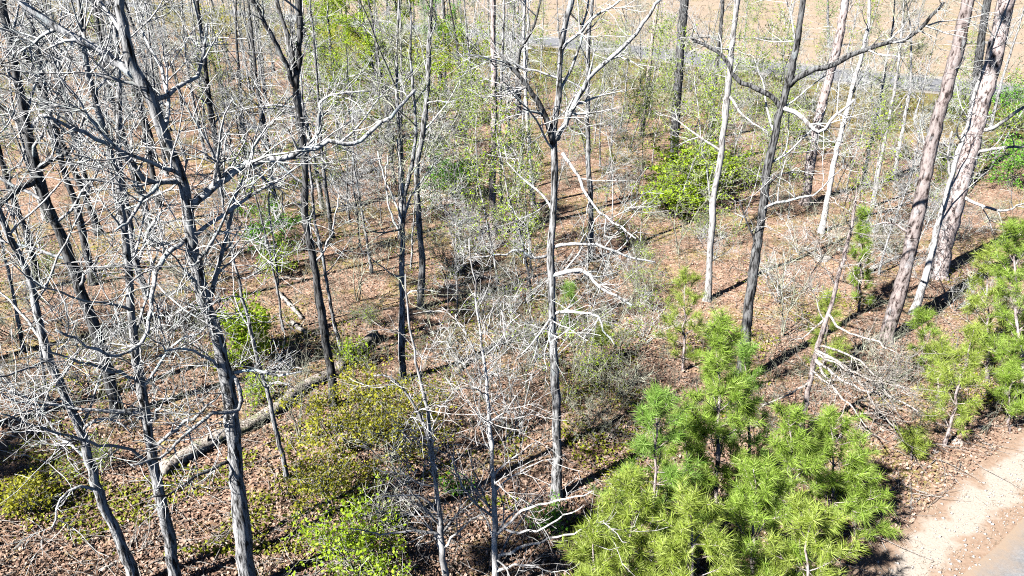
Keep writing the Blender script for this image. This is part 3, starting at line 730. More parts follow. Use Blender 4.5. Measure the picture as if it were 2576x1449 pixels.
for lab, pts, w, top, leaf, nl, spd, h0 in [
    ('budding lime tree right of the three-stemmed oak top', [(838, 250), (834, 150), (826, 60)], 10, 9, 'leaf_lime', 7040, 3.0, 1.5),
    ('budding lime tree with a leaning grey trunk at top centre-left', [(948, 255), (935, 160), (915, 60), (905, 0)], 11, 11, 'leaf_lime', 9240, 3.2, 1.5),
    ('tall budding yellow-green tree right of the leaning grey budding trunk', [(1040, 240), (1020, 140), (1005, 50)], 13, 11, 'leaf_lime', 9240, 3.4, 1.5),
    ('dense bright green tree at top left of the straight pale pine', [(1108, 215), (1104, 140), (1100, 60)], 11, 8, 'leaf_green', 9240, 2.8, 1.0),
    ('small budding olive tree under the tall budding tree', [(1075, 330), (1072, 260), (1070, 190)], 9, 6, 'leaf_olive', 5720, 2.4, 1.0),
    ('small budding olive tree left below the leaning grey budding trunk', [(890, 300), (886, 230), (880, 170)], 8, 6, 'leaf_olive', 5280, 2.4, 1.0),
    ('budding lime tree cut by the top edge at centre-left', [(985, 130), (978, 60), (975, 0)], 8, 10, 'leaf_lime', 5720, 3.4, 2.0),
    ('short budding tree beside the straight pale pine on its left', [(1180, 300), (1176, 220), (1172, 150)], 9, 7, 'leaf_lime', 4840, 2.6, 1.5),
    ('wide budding lime tree low in front of the budding trees, left', [(850, 380), (846, 300), (842, 220)], 9, 6.5, 'leaf_lime', 4200, 2.8, 1.0),
    ('wide budding lime tree low in front of the budding trees, middle', [(960, 360), (955, 280), (950, 200)], 9, 7.0, 'leaf_lime', 4800, 3.0, 1.0),
    ('wide budding lime tree low in front of the budding trees, right', [(1110, 410), (1106, 330), (1102, 250)], 9, 6.0, 'leaf_lime', 4400, 2.8, .8),
    ('budding olive tree between the three-stemmed oak and the far road', [(800, 200), (796, 140), (792, 70)], 8, 9, 'leaf_lime', 4200, 3.2, 1.0),
    ('budding tree beyond the leaning oak fork at upper left', [(560, 290), (555, 220), (550, 150)], 8, 7, 'leaf_olive', 2600, 2.6, 1.0),
    ('pale green budding tree near the top edge far left', [(420, 170), (416, 110), (410, 50)], 7, 9, 'leaf_olive', 3000, 3.2, 1.5),
    ('lime budding tree beyond the far road at the top edge, left one', [(860, 45), (858, 20), (856, -10)], 5, 9, 'leaf_lime', 2600, 4.0, .8),
    ('lime budding tree beyond the far road at the top edge, middle one', [(1010, 55), (1008, 25), (1006, -10)], 5, 9, 'leaf_lime', 2600, 4.0, .8),
    ('green budding tree beyond the far road at the top edge, right one', [(1160, 60), (1158, 25), (1156, -10)], 5, 8, 'leaf_green', 2400, 3.6, .8),
    ('budding tree at top right against the dry field', [(2085, 120), (2083, 60), (2082, 0)], 7, 8, 'leaf_green', 1200, 2.2, 3.0),
]:
    budding_tree(lab, pts, w, top, leaf, nl, spd, h0)

# ------------------------------------------------------------------ young pines
def needle_tufts(acc, S, D, n=46, ln=.17, shoot=.2, wd=.0058):
    """bottle-brush tufts on shoot ends S pointing along D"""
    m = len(S)
    D = np.repeat(nrm(D), n, 0); B = np.repeat(S, n, 0)
    s = rng.uniform(-1, .35, m * n)[:, None]
    r = nrm(rng.normal(size=(m * n, 3))); perp = nrm(r - (r * D).sum(-1, keepdims=True) * D)
    d = nrm(D * rng.uniform(.25, 1.1, (m * n, 1)) + perp * .85 + np.array([0, 0, .12]))
    p0 = B + D * s * shoot
    L = ln * rng.uniform(.7, 1.15, (m * n, 1))
    sd = nrm(np.cross(d, rng.normal(size=(m * n, 3)))) * wd
    V = np.stack([p0 - sd, p0 + sd, p0 + d * L - np.array([0, 0, .02])], 1)
    acc.add(V.reshape(-1, 3), T=np.arange(m * n * 3).reshape(-1, 3))

def young_pine(label, base_px, tip_px, rad, mat='needle', dens=1.0, group='young pines by the near road', start=.12, whorl=.42, parts=True, tn=62, ln=.235):
    base = at(*base_px); tip = at_plane(tip_px[0], tip_px[1], base, 0)
    h = tip[2] - base[2]; root = empty('young_pine', base); tag(root, label, 'pine', group)
    ax = (tip - base)
    k = 12
    P = ax[None] * np.linspace(0, 1, k)[:, None] + rng.normal(size=(k, 3)) * np.array([.025, .025, 0]); P[0] = [0, 0, -.1]; P[-1] = ax
    R = np.linspace(.012 + .0105 * h, .009, k)
    a = Acc(); trunk_mesh(a, P, R, 8, .3); a.build('trunk', M['bark_pine'], root, True)
    nw = max(3, int(h * (1 - start) / whorl))
    tops = Acc(); needle_tufts(tops, np.array([ax, ax - ax / h * .18]), np.array([ax, ax]), int(tn * 1.6), ln * 1.1, .3)
    tops.build('leader_needles', M[mat], root)
    for i in range(nw):
        t = start + (1 - start) * (i + rng.uniform(0, .5)) / nw
        nb = int(rng.integers(3, 6))
        a0 = rng.uniform(0, 6.28)
        prof = (1 - t) ** .65 * (.55 + .45 * min(1, t / .3))
        for j in range(nb):
            az = a0 + j * 6.283 / nb + rng.normal() * .25
            el = math.radians(8 + 42 * t + rng.normal() * 8)
            L = max(.22, rad * (prof + .12) * rng.uniform(.75, 1.2))
            D = np.array([[math.cos(az) * math.cos(el), math.sin(az) * math.cos(el), math.sin(el)]])
            p = (ax * t)[None]
            Q = grow(p, D, [L], 6, .07, .06)
            q = taper([.006 + .007 * L], [.005], 7)
            wood = Acc(); tubes(wood, Q, q, 5)
            nd = Acc()
            tips = [Q[0, -1]]; dirs = [Q[0, -1] - Q[0, -2]]
            ns = max(2, int(L * 8.5 * dens))
            S, T, _, tt = sample_lines(Q, q, ns, .35, 1.0)
            B = grow(S, fan(T, 30, 60, .25), rng.uniform(.12, .38, ns) * min(1.4, .6 + L * .5), 3, .1, .12)
            tubes(wood, B, np.full((ns, 4), .0055), 3)
            tips = np.concatenate([np.array(tips), B[:, -1]]); dirs = np.concatenate([np.array(dirs), B[:, -1] - B[:, -2]])
            needle_tufts(nd, tips, dirs, tn, ln)
            bo = wood.build('branch', M['bark_pine'], root)
            nd.build('needle_tufts', M[mat], bo)
    return root

for lab, b, t, r, m, d in [
    ('tallest young pine of the bright green cluster at lower right', (1800, 1335), (1812, 812), 1.05, 'needle', 1.0),
    ('young pine left of the tallest one, with a bluish green top', (1640, 1445), (1655, 1000), 1.0, 'needle_blue', 1.0),
    ('young pine right of the tallest one, over the black shadow', (1985, 1400), (1988, 1035), 1.0, 'needle', 1.0),
    ('rightmost young pine of the lower right cluster', (2095, 1345), (2098, 1045), 1.0, 'needle', .9),
    ('low leftmost young pine of the lower right cluster', (1500, 1640), (1492, 1330), .95, 'needle_yellow', 1.0),
    ('yellowish young pine below the bluish-topped pine', (1580, 1580), (1585, 1215), 1.05, 'needle_yellow', 1.0),
    ('yellowish young pine at the bottom edge middle of the cluster', (1740, 1660), (1738, 1260), 1.1, 'needle_yellow', 1.0),
    ('full young pine in the middle of the lower right cluster', (1890, 1560), (1895, 1180), 1.1, 'needle', 1.0),
    ('young pine at the bottom edge beside the sandy shoulder', (2030, 1640), (2035, 1280), 1.05, 'needle_yellow', 1.0),
    ('green young pine between the tallest pine and the bluish-topped one', (1725, 1330), (1728, 1040), .85, 'needle', .9),
    ('dark-topped young pine against the big dark oak trunk', (1890, 1230), (1872, 880), .6, 'needle_blue', .8),
    ('pine sapling right of the cluster, nearest the road shade', (2150, 1360), (2152, 1165), .7, 'needle', .9),
    ('thin yellowish pine left of the big dark oak', (1718, 935), (1724, 680), .85, 'needle_yellow', .6),
    ('tiny pine sapling right of the forked middle oak', (1512, 925), (1511, 825), .35, 'needle_yellow', .8),
    ('small bluish pine sapling close behind the forked middle oak', (1432, 860), (1434, 720), .4, 'needle_blue', .8),
    ('tall young pine filling the right edge above the road', (2575, 1035), (2550, 565), 1.35, 'needle', .9),
    ('young pine left of the right-edge pine', (2488, 960), (2482, 640), 1.0, 'needle_yellow', .8),
    ('young pine half cut by the right edge', (2650, 1010), (2640, 640), 1.2, 'needle', .8),
    ('thin leaning pine sapling by the road bank at right', (2374, 1122), (2450, 830), .75, 'needle_yellow', .6),
    ('small pine in front of the large leaning pine trunk', (2325, 940), (2318, 790), .6, 'needle', .8),
    ('tiny pine seedling on the bare bank near the sand', (2292, 1160), (2290, 1085), .4, 'needle_yellow', .9),
    ('slim pine sapling behind the dead snag', (2162, 790), (2168, 530), .5, 'needle', .5),
    ('sparse small pine left of the dead snag foot', (2070, 960), (2085, 740), .6, 'needle_yellow', .6),
    ('sparse pine sapling in the shade right of the white dead branches', (2360, 1030), (2368, 860), .7, 'needle_yellow', .6),
    ('low pine on the bank at the right edge near the sand', (2540, 1090), (2545, 930), .8, 'needle', .8),
]:
    young_pine(lab, b, t, r * 1.02, m, d)

def pine_crown(root, P, R, h0, rad, n, mat='needle'):
    """the needled crown of a tall pine, above the height h0"""
    base = np.array(root.location)
    wood = Acc(); nd = Acc()
    for Q, q in auto_limbs(P, R, n, h0, P[-1, 2] - P[0, 2] - .4, (rad * .7, rad * 1.2), (55, 85), .12, .1):
        Q = Q - base; tubes(wood, Q, q, 5)
        S, T, _, _ = sample_lines(Q[None], q[None], 10, .2, 1)
        B = grow(S, fan(T, 30, 65, .2), rng.uniform(.3, .9, len(S)), 3, .12, .08); RB = taper(np.full(len(S), .012), np.full(len(S), .007), 4)
        tubes(wood, B, RB, 3)
        S2, T2, _, _ = sample_lines(B, RB, 4, .3, 1)
        needle_tufts(nd, S2, T2 + rng.normal(size=T2.shape) * .4, 16, .27, .22, .02)
    c = wood.build('crown', M['bark_pine'], root); nd.build('needles', M[mat], c)

def shade_pine(label, x, y, h, rad, n, h0):
    """a tall pine beside the camera's field of view whose crown shades the floor in view"""
    base = np.array([x, y, float(gh(x, y))]); root = empty('pine_tree', base); tag(root, label, 'tree', 'tall pines beside the view')
    P = grow((base - np.array([0, 0, .15]))[None], np.array([[0, 0, 1.0]]), [h], int(h / .5), .02, .05)[0]; R = np.linspace(.2, .03, len(P))
    a = Acc(); trunk_mesh(a, P - base, R, 10, .4); a.build('trunk', M['bark_pine'], root, True)
    pine_crown(root, P, R, h0, rad, n)
for lab, x, y, h, rad, n, h0 in [
    ('tall pine out of view at left shading the thicket in the middle', -15.1, 14.7, 17, 2.2, 16, 12),
    ('tall pine out of view far left shading the dark brush pile', -26.8, 26.2, 21, 2.2, 14, 16.5),
    ('tall pine out of view at left shading the foot of the leaning oak', -25.7, 12.5, 17, 1.8, 13, 12.5),
    ('tall pine out of view at left shading the lower left corner', -26.4, 4.6, 17, 2.2, 14, 12.5),
    ('tall pine beside the camera shading the bottom middle', -12.7, 2.0, 17, 1.4, 10, 14),
    ('tall pine out of view at left shading the ground behind the middle oak', -18.2, 18.0, 22.5, 1.7, 12, 18.5),
    ('slim tall pine far back in the middle before the far road', .6, 58.5, 19, 3.2, 20, 12),
    ('slim tall pine left of the tall dark pine, before the far road', 9.5, 50.0, 18, 2.6, 16, 12.5),
]:
    shade_pine(lab, x, y, h, rad, n, h0)
for root, P, R in STEMS:
    pine_crown(root, P, R, max(12.0, P[-1, 2] - 7), 2.6, 18)

# ------------------------------------------------------------------ the far stand: one of each kind, then copies
def far_tree(kind, h, r, bark, twig, nl, L, dens):
    root = empty('bare_tree', (0, 0, 0))
    k = int(h / .5)
    P = grow(np.zeros((1, 3)) + np.array([0, 0, -.15]), np.array([[0, 0, 1.0]]), [h], k, .035, .03)[0]
    R = np.linspace(r, .014, len(P)) ** 1.0
    a = Acc(); trunk_mesh(a, P, R, 8, .45); a.build('trunk', M[bark], root, True)
    c = Acc()
    if kind == 'forked':
        j = int(k * .55); Q = grow(P[j][None], np.array([[.45, .2, 1.0]]), [h * .42], 9, .08, .05)[0]; tubes(c, Q, np.linspace(R[j] * .8, .014, 10), 6)
        for Q2, q2 in auto_limbs(Q, np.linspace(R[j] * .8, .014, 10), 6, .5, h * .38, (L[0], L[1])):
            tubes(c, Q2, q2, 5); twig_limb(c, Q2, q2, dens, .011, 1)
    for Q, q in auto_limbs(P, R, nl, h * .2, h * .97, L):
        tubes(c, Q, q, 5); twig_limb(c, Q, q, dens, .011, 1)
    c.build('crown', M[twig], root)
    return root

protos = [far_tree('plain', 14, .16, 'bark_dark', 'twig', 17, (1.4, 3.6), .95), far_tree('forked', 15, .19, 'bark_dark', 'twig', 14, (1.6, 3.8), .95),
          far_tree('plain', 12, .10, 'bark_oak', 'twig', 17, (1.2, 2.9), 1.0), far_tree('plain', 13, .12, 'bark_pale', 'twig', 16, (1.2, 2.9), .95),
          far_tree('forked', 12, .12, 'bark_oak', 'twig_olive', 15, (1.3, 3.0), 1.0), far_tree('plain', 9, .07, 'bark_oak', 'twig_olive', 17, (1.0, 2.4), 1.0)]
KINDS = ['dark straight', 'dark forked', 'slim grey', 'pale slim', 'grey forked', 'thin olive']
taken = []
def free(x, y, d):
    for (a, b) in taken:
        if (a - x) ** 2 + (b - y) ** 2 < d * d: return False
    taken.append((x, y)); return True
for o in COL.objects:
    if o.parent is None and o.get('category') in ('tree', 'pine') and o.location.length > 0: taken.append((o.location.x, o.location.y))
spots = []
fixed = [(620, 385, 0), (665, 370, 1), (395, 415, 0), (515, 345, 2), (520, 400, 3), (655, 230, 2), (770, 110, 0), (1180, 265, 3), (1080, 385, 0), (1010, 600, 4), (300, 560, 2), (250, 590, 0), (430, 330, 2), (560, 250, 0), (330, 300, 1), (180, 330, 2),
         (1150, 120, 0), (1660, 120, 2), (1300, 300, 2), (1560, 330, 5), (1610, 230, 5), (1930, 350, 5), (2130, 330, 5), (2300, 300, 5), (2170, 150, 4), (2250, 200, 2), (2490, 330, 4), (1510, 420, 5), (1420, 250, 2), (1360, 200, 3)]
for px, py, k in fixed:
    p = at(px, py); spots.append((p, k)); taken.append((p[0], p[1]))
tries = 0
while len(spots) < 165 and tries < 6000:
    tries += 1
    y = rng.uniform(27, 125); x = rng.uniform(-.80, .02) * y
    d, s = seg_dist(x, y, FR)
    if s > 0 or d < 9: continue
    px, py = project((x, y, 0))
    if px < -120 or (px > 780 and py < 330 and px < 1200 and rng.uniform() < .5): continue
    if not free(x, y, 2.2 + y * .010): continue
    spots.append((np.array([x, y, float(gh(x, y))]), int(rng.choice([0, 1, 2, 2, 3, 4, 5], p=[.22, .14, .14, .14, .1, .13, .13]))))
tries = 0; n0 = len(spots)
while len(spots) < n0 + 42 and tries < 4000:
    tries += 1
    y = rng.uniform(118, 235); x = rng.uniform(-.78, .015) * y
    d, s = seg_dist(x, y, FR)
    if s < 0 or d < 8 or project((x, y, 0))[0] < -60 or not free(x, y, 5): continue
    spots.append((np.array([x, y, 0.0]), int(rng.choice([0, 1, 2, 3, 4]))))
for x, y, k in [(22, 80, 4), (29, 76, 2), (36, 67.5, 4), (42, 62, 1), (33, 71, 2), (48, 57, 4)]:
    spots.append((np.array([x, y, float(gh(x, y))]), k))
for x, y, k in [(-6, 158, 3), (20, 128, 2), (36, 112, 4), (52, 100, 2), (70, 110, 5), (30, 150, 3), (62, 82, 5), (82, 92, 2)]:
    spots.append((np.array([x, y, 0.0]), k))
used = set(); placed = []
for p, k in spots:
    o = protos[k] if k not in used else copy_tree(protos[k]); used.add(k)
    o.location = p; s = rng.uniform(.82, 1.15)
    o.scale = (s, s, s * rng.uniform(.92, 1.08)); o.rotation_euler = (rng.normal() * .03, rng.normal() * .03, rng.uniform(0, 6.28))
    placed.append((o, p, k))
def ordinal(n):
    w = ['', 'first', 'second', 'third', 'fourth', 'fifth', 'sixth', 'seventh', 'eighth', 'ninth', 'tenth', 'eleventh', 'twelfth']
    return w[n] if n < len(w) else f'{n}th'
def zone(p):
    px, py = project(p)
    dd, s = seg_dist(p[0], p[1], FR)
    if s > 0: return 'beyond the far road, ' + ('left half' if px < 1288 else 'right half')
    if px >= 1250: return 'before the far road'
    row = 'nearest row' if p[1] < 42 else 'middle row' if p[1] < 68 else 'rear row' if p[1] < 95 else 'farthest row'
    return f'in {row}, ' + ('upper-left stand' if px < 640 else 'upper centre-left stand')
buckets = {}
for o, p, k in placed: buckets.setdefault((zone(p), k), []).append((project(p)[0], o))
for (z, k), lst in buckets.items():
    lst.sort(key=lambda q: q[0])
    for i, (_, o) in enumerate(lst):
        lab = (f'{KINDS[k]} bare tree, {ordinal(i + 1)} from left of its kind {z}' if len(lst) > 1 else f'only {KINDS[k]} bare tree {z}')
        tag(o, lab, 'tree', 'bare trees of the far stand')

def sapling(h, r, bark, twig, nl, L, dens, buds=0):
    root = empty('sapling', (0, 0, 0))
    P = grow(np.array([[0, 0, -.1]]), np.array([[rng.normal() * .06, rng.normal() * .06, 1.0]]), [h], int(h / .4), .06, .04)[0]; R = np.linspace(r, .009, len(P))
    a = Acc(); trunk_mesh(a, P, R, 6, .4); a.build('trunk', M[bark], root, True)
    c = Acc()
    for Q, q in auto_limbs(P, R, nl, h * .15, h * .97, L, (40, 80), .12, .12):
        tubes(c, Q, q, 4); twig_limb(c, Q, q, dens, .0085, 1)
    co = c.build('crown', M[twig], root)
    if buds:
        V = np.concatenate(c.V); C = V[rng.integers(0, len(V), buds)] + rng.normal(size=(buds, 3)) * .05
        lf = Acc(); leaves(lf, C, .085, .4); lf.build('young_leaves', M['leaf_lime'], co)
    return root
sap = [sapling(5.5, .035, 'bark_pale', 'twig', 16, (.7, 1.7), 1.0), sapling(7, .05, 'bark_oak', 'twig', 18, (.8, 2.1), 1.0), sapling(6, .04, 'bark_pale', 'twig_olive', 17, (.8, 1.9), 1.0, 1100), sapling(8, .055, 'bark_oak', 'twig_olive', 19, (.9, 2.2), 1.0, 1500)]
SN = ['short white bare', 'grey bare', 'lime budding', 'tall lime budding']
sp_list = [(at(px, py), k) for px, py, k in [(1180, 560, 0), (1290, 640, 2), (1150, 820, 0), (1340, 700, 2), (880, 560, 1), (960, 560, 0), (610, 480, 1), (700, 430, 2), (560, 430, 0), (1540, 560, 0), (1600, 500, 2), (1530, 430, 1), (1640, 420, 2), (1750, 330, 3), (1880, 420, 2), (2100, 480, 0), (2160, 620, 2), (2250, 560, 0), (2300, 470, 1), (2210, 420, 3), (2330, 640, 2), (2420, 500, 0), (2490, 430, 3), (1580, 300, 3), (1440, 380, 1), (1400, 480, 0), (1960, 420, 3), (470, 420, 1), (120, 560, 1), (60, 480, 2)]]
tries = 0
while len(sp_list) < 135 and tries < 4000:
    tries += 1
    y = rng.uniform(24, 85); x = rng.uniform(-.72, .66) * y
    d, s_ = seg_dist(x, y, FR)
    if s_ > 0 or d < 9 or (x - NE[0]) * NN[0] + (y - NE[1]) * NN[1] < 6 or not free(x, y, 1.6): continue
    sp_list.append((np.array([x, y, float(gh(x, y))]), int(rng.integers(0, 4))))
used = set(); buckets = {}
for p, k in sp_list:
    o = sap[k] if k not in used else copy_tree(sap[k]); used.add(k)
    q = rng.uniform(.75, 1.2); o.location = p; o.scale = (q, q, q * rng.uniform(.9, 1.1)); o.rotation_euler = (rng.normal() * .05, rng.normal() * .05, rng.uniform(0, 6.28))
    px, py = project(p)
    buckets.setdefault(('left' if px < 860 else 'middle' if px < 1720 else 'right', 'rear' if py < 330 else 'middle' if py < 480 else 'front', k), []).append((px, o))
for (c_, r_, k), lst in buckets.items():
    lst.sort(key=lambda z: z[0])
    for i, (_, o) in enumerate(lst):
        tag(o, (f'{SN[k]} sapling, {ordinal(i + 1)} from left of its kind in {r_} row, {c_} third' if len(lst) > 1 else f'only {SN[k]} sapling in {r_} row, {c_} third'), 'sapling', 'saplings of the understory')

# ------------------------------------------------------------------ bare understory shrubs
def bare_shrub(h, stems, twig, spread, buds=0):
    root = empty('bare_shrub', (0, 0, 0))
    st = Acc(); tw = Acc()
    az = rng.uniform(0, 6.28, stems)
    D = np.stack([np.cos(az) * spread, np.sin(az) * spread, np.ones(stems)], -1) * rng.uniform(.8, 1.2, (stems, 1))
    A = grow(np.c_[rng.normal(size=(stems, 2)) * .08, np.full(stems, -.05)], D, h * rng.uniform(.7, 1.1, stems), 8, .12, .02)
    RA = taper(np.full(stems, .008 + .005 * h), np.full(stems, .005), 9); tubes(st, A, RA, 5)
    for i in range(stems): ramify(tw, A[i], RA[i], 8, (.35, .35 + h * .28), 4, (.2, .6), 1, (.15, .4), t0=.15, rmin=.0068)
    st.build('stems', M[twig], root); tw.build('twigs', M[twig], root)
    if buds:
        V = np.concatenate(tw.V); C = V[rng.integers(0, len(V), buds)] + rng.normal(size=(buds, 3)) * .03
        lf = Acc(); leaves(lf, C[C[:, 2] > .1], .06, .4); lf.build('young_leaves', M['leaf_lime'], root)
    return root
sp = [bare_shrub(1.9, 5, 'twig_olive', .5), bare_shrub(2.8, 4, 'twig', .4), bare_shrub(1.3, 6, 'twig_olive', .8), bare_shrub(2.2, 6, 'twig', .6), bare_shrub(3.4, 3, 'twig_olive', .25), bare_shrub(2.4, 5, 'twig_olive', .5, 700), bare_shrub(3.2, 4, 'twig_olive', .35, 800), bare_shrub(1.2, 6, 'twig_olive', .8, 600)]
SK = ['olive twiggy', 'tall grey', 'low olive', 'spreading grey', 'tall sparse olive', 'budding lime', 'tall budding lime', 'low budding lime']
sh = []
for px, py, k in [(1150, 690, 0), (1210, 640, 3), (1190, 760, 2), (1270, 700, 0), (1320, 660, 1), (1310, 760, 3), (1140, 620, 1), (1255, 790, 0), (870, 530, 3), (920, 560, 1), (830, 560, 0), (960, 480, 3), (1480, 760, 3), (1560, 800, 0), (1600, 720, 3), (1540, 700, 1),
                  (520, 560, 1), (600, 520, 3), (560, 640, 0), (430, 900, 3), (260, 950, 3), (60, 1000, 3), (760, 1120, 4), (1300, 1100, 1), (1320, 980, 4), (1480, 1080, 2), (1560, 1000, 0), (1450, 950, 4), (1380, 900, 3),
                  (1620, 860, 3), (1960, 760, 3), (2150, 700, 1), (2230, 640, 0), (2330, 560, 3), (2180, 560, 1), (2090, 640, 0), (2270, 480, 3), (2420, 600, 3), (2480, 560, 0), (1700, 640, 4), (1620, 560, 0), (1560, 500, 3), (1430, 470, 0), (1960, 540, 0), (2010, 640, 3), (1300, 480, 4), (1200, 540, 0),
                  (2210, 960, 2), (2400, 780, 3), (2540, 800, 0), (480, 740, 0), (900, 760, 4), (1120, 900, 0), (1200, 960, 3), (1130, 700, 5), (1240, 560, 6), (1180, 610, 5), (1080, 560, 6), (820, 470, 5), (900, 430, 6), (980, 400, 6), (700, 520, 7), (1420, 1010, 5), (1500, 980, 7), (1560, 900, 5), (1330, 880, 5), (1640, 780, 5), (1760, 600, 7), (1820, 620, 5), (1580, 620, 7), (120, 700, 7), (500, 820, 7), (250, 1180, 7), (1700, 300, 6), (1850, 280, 5), (2000, 330, 6), (2200, 300, 5), (2350, 330, 6), (2450, 400, 5), (2260, 400, 7), (2120, 420, 5), (960, 1330, 0), (90, 620, 1), (170, 820, 3), (400, 620, 3), (20, 850, 0), (700, 470, 3), (780, 420, 0)]:
    p = at(px, py); sh.append((p, k))
tries = 0
while len(sh) < 185 and tries < 3000:
    tries += 1
    y = rng.uniform(18, 80); x = rng.uniform(-.75, .68) * y
    d, s = seg_dist(x, y, FR)
    if s > 0 or d < 8 or (x - NE[0]) * NN[0] + (y - NE[1]) * NN[1] < 3 or not free(x, y, 1.8): continue
    sh.append((np.array([x, y, float(gh(x, y))]), int(rng.integers(0, 8))))
used = set(); buckets = {}
for p, k in sh:
    o = sp[k] if k not in used else copy_tree(sp[k]); used.add(k)
    s = rng.uniform(.75, 1.2); o.location = p; o.scale = (s, s, s * rng.uniform(.85, 1.1)); o.rotation_euler = (0, 0, rng.uniform(0, 6.28))
    px, py = project(p)
    col = 'left third' if px < 860 else 'middle third' if px < 1720 else 'right third'
    row = 'far back' if py < 330 else 'upper half' if py < 560 else 'middle' if py < 800 else 'lower half' if py < 1080 else 'bottom'
    buckets.setdefault((col, row, k), []).append((px, o))
for (col, row, k), lst in buckets.items():
    lst.sort(key=lambda q: q[0])
    where = f'in the {col}, ' + {'far back': 'far back', 'upper half': 'upper half', 'middle': 'mid height', 'lower half': 'lower half', 'bottom': 'near the bottom'}[row]
    for i, (_, o) in enumerate(lst):
        tag(o, (f'{SK[k]} {"leafless " if k < 5 else ""}shrub {where}, {ordinal(i + 1)} from left' if len(lst) > 1 else f'only {SK[k]} {"leafless " if k < 5 else ""}shrub {where}'), 'shrub', 'understory shrubs')

# ------------------------------------------------------------------ fallen logs, branches, rocks
def on_ground(px, py, lift):
    p = at(px, py); p[2] += lift; return p
def fallen_log(name, label, pts, w0, w1, mat='log_wood', stubs=3, twigs=0, cat='log', group=None, lift=1.0):
    base = at(*pts[0]); root = empty(name, base); tag(root, label, cat, group)
    W = []
    for i, (x, y) in enumerate(pts):
        t = i / (len(pts) - 1); p = at(x, y); r = .5 * (w0 + (w1 - w0) * t) * np.linalg.norm(p - np.array([0, 0, CAM_H])) / FOC
        W.append([p[0], p[1], p[2] + r * .75 * lift, r])
    S = spline(W, .25); S[1:-1, :3] += rng.normal(size=(len(S) - 2, 3)) * .012
    P, R = S[:, :3] - base, S[:, 3]
    a = Acc(); tubes(a, P, R, 10, .06, True); a.build('trunk', M[mat], root, False)
    for i in range(stubs):
        j = int(rng.integers(1, len(P) - 2)); D = fan(nrm(P[j + 1] - P[j])[None], 50, 80, .6)
        Q = grow(P[j][None], D, [rng.uniform(.2, .6)], 4, .1)[0]
        s = Acc(); tubes(s, Q, np.linspace(R[j] * .35, .008, 5), 6, .05, True); s.build('branch_stub', M[mat], root, True)
    if twigs:
        t = Acc(); ramify(t, P, R, twigs, (.4, 1.4), 4, (.2, .6), 1, up=.12, rmin=.006); t.build('twigs', M['dead_wood'], root)
    return root
lg = fallen_log('fallen_log', 'long grey fallen log lying from lower left up past the leaning oak', [(408, 1196), (470, 1155), (560, 1108), (640, 1072), (700, 1035), (760, 985), (830, 950)], 33, 27)
fallen_log('fallen_log', 'upper broken piece of the long fallen log with a jagged dark end', [(850, 935), (900, 892), (945, 850)], 27, 27, stubs=1)
fallen_log('fallen_log', 'slim log half hidden right of the upswept many-branched tree', [(1150, 935), (1230, 880), (1300, 842), (1370, 815)], 13, 10)
fallen_log('fallen_log', 'pale thin log in the clearing behind the lime green sapling', [(735, 815), (770, 840), (830, 842)], 12, 7, 'dead_wood')
fallen_log('fallen_log', 'short bleached log above the lime green sapling', [(700, 740), (735, 775), (760, 805)], 12, 8, 'dead_wood')
fallen_log('fallen_log', 'dark curved log end lying left of the three-stemmed oak', [(690, 712), (720, 702), (770, 706)], 13, 5)
fallen_log('fallen_log', 'dead branch lying across the forest floor at left, mid height', [(210, 690), (300, 672), (400, 655), (470, 645)], 9, 6, 'dead_wood', 2, 10)
fallen_log('fallen_branch', 'bleached branch lying right of the dead snag top', [(2140, 905), (2200, 850), (2260, 830)], 6, 4, 'dead_wood', 1, 8, 'branch')
fallen_log('fallen_branch', 'pale branch on the leaf litter below the thickest pine', [(2180, 690), (2240, 655), (2300, 640)], 8, 4, 'dead_wood', 1, 10, 'branch')
fallen_log('fallen_branch', 'white fallen branch beside the foot of the leaning thin tree', [(735, 1200), (780, 1225), (850, 1235)], 5, 3, 'dead_wood', 1, 10, 'branch')
fallen_log('fallen_branch', 'bare branch lying at the bottom left on sunlit leaves', [(250, 1440), (330, 1395), (420, 1340)], 8, 4, 'dead_wood', 1, 10, 'branch')
fallen_log('fallen_branch', 'dead branch lying by the bottom edge under the leaning oak', [(440, 1390), (520, 1380), (600, 1350)], 6, 3, 'dead_wood', 1, 8, 'branch')
fallen_log('fallen_branch', 'thin fallen branch in the open litter right of the forked middle oak', [(1480, 1130), (1540, 1100), (1600, 1060)], 5, 3, 'dead_wood', 1, 8, 'branch')

def rock(label, px, py, sx, sy, sz):
    base = at(px, py)
    n, m = 14, 9
    th = np.linspace(0, 2 * PI, n, endpoint=False); ph = np.linspace(.06, PI * .62, m)
    TH, PHI = np.meshgrid(th, ph)
    k = rng.uniform(0, 6.28, 4)
    r = 1 + .16 * np.sin(3 * TH + k[0]) * np.sin(2 * PHI + k[1]) + .1 * np.sin(5 * TH + k[2]) + .05 * rng.normal(size=TH.shape)
    V = np.stack([r * np.sin(PHI) * np.cos(TH) * sx, r * np.sin(PHI) * np.sin(TH) * sy, (r * np.cos(PHI)) * sz - .03], -1).reshape(-1, 3)
    i = np.arange(n * m).reshape(m, n)
    q = np.stack([i[:-1], np.roll(i[:-1], -1, 1), np.roll(i[1:], -1, 1), i[1:]], -1).reshape(-1, 4)
    q = q[:, ::-1]
    V = np.concatenate([V, [[0, 0, sz - .02]]])
    t = np.stack([np.full(n, n * m), i[0], np.roll(i[0], -1)], -1)
    a = Acc(); a.add(V, q, t)
    o = a.build('rock', M['rock'], None, False); o.location = base; o.rotation_euler = (0, 0, rng.uniform(0, 6.28))
    return tag(o, label, 'rock', 'pale rocks')
rock('white flat rock on bare litter right of the big dark oak', 2068, 650, .42, .36, .16)
rock('small white rock beside the flat white rock', 2115, 628, .25, .2, .12)
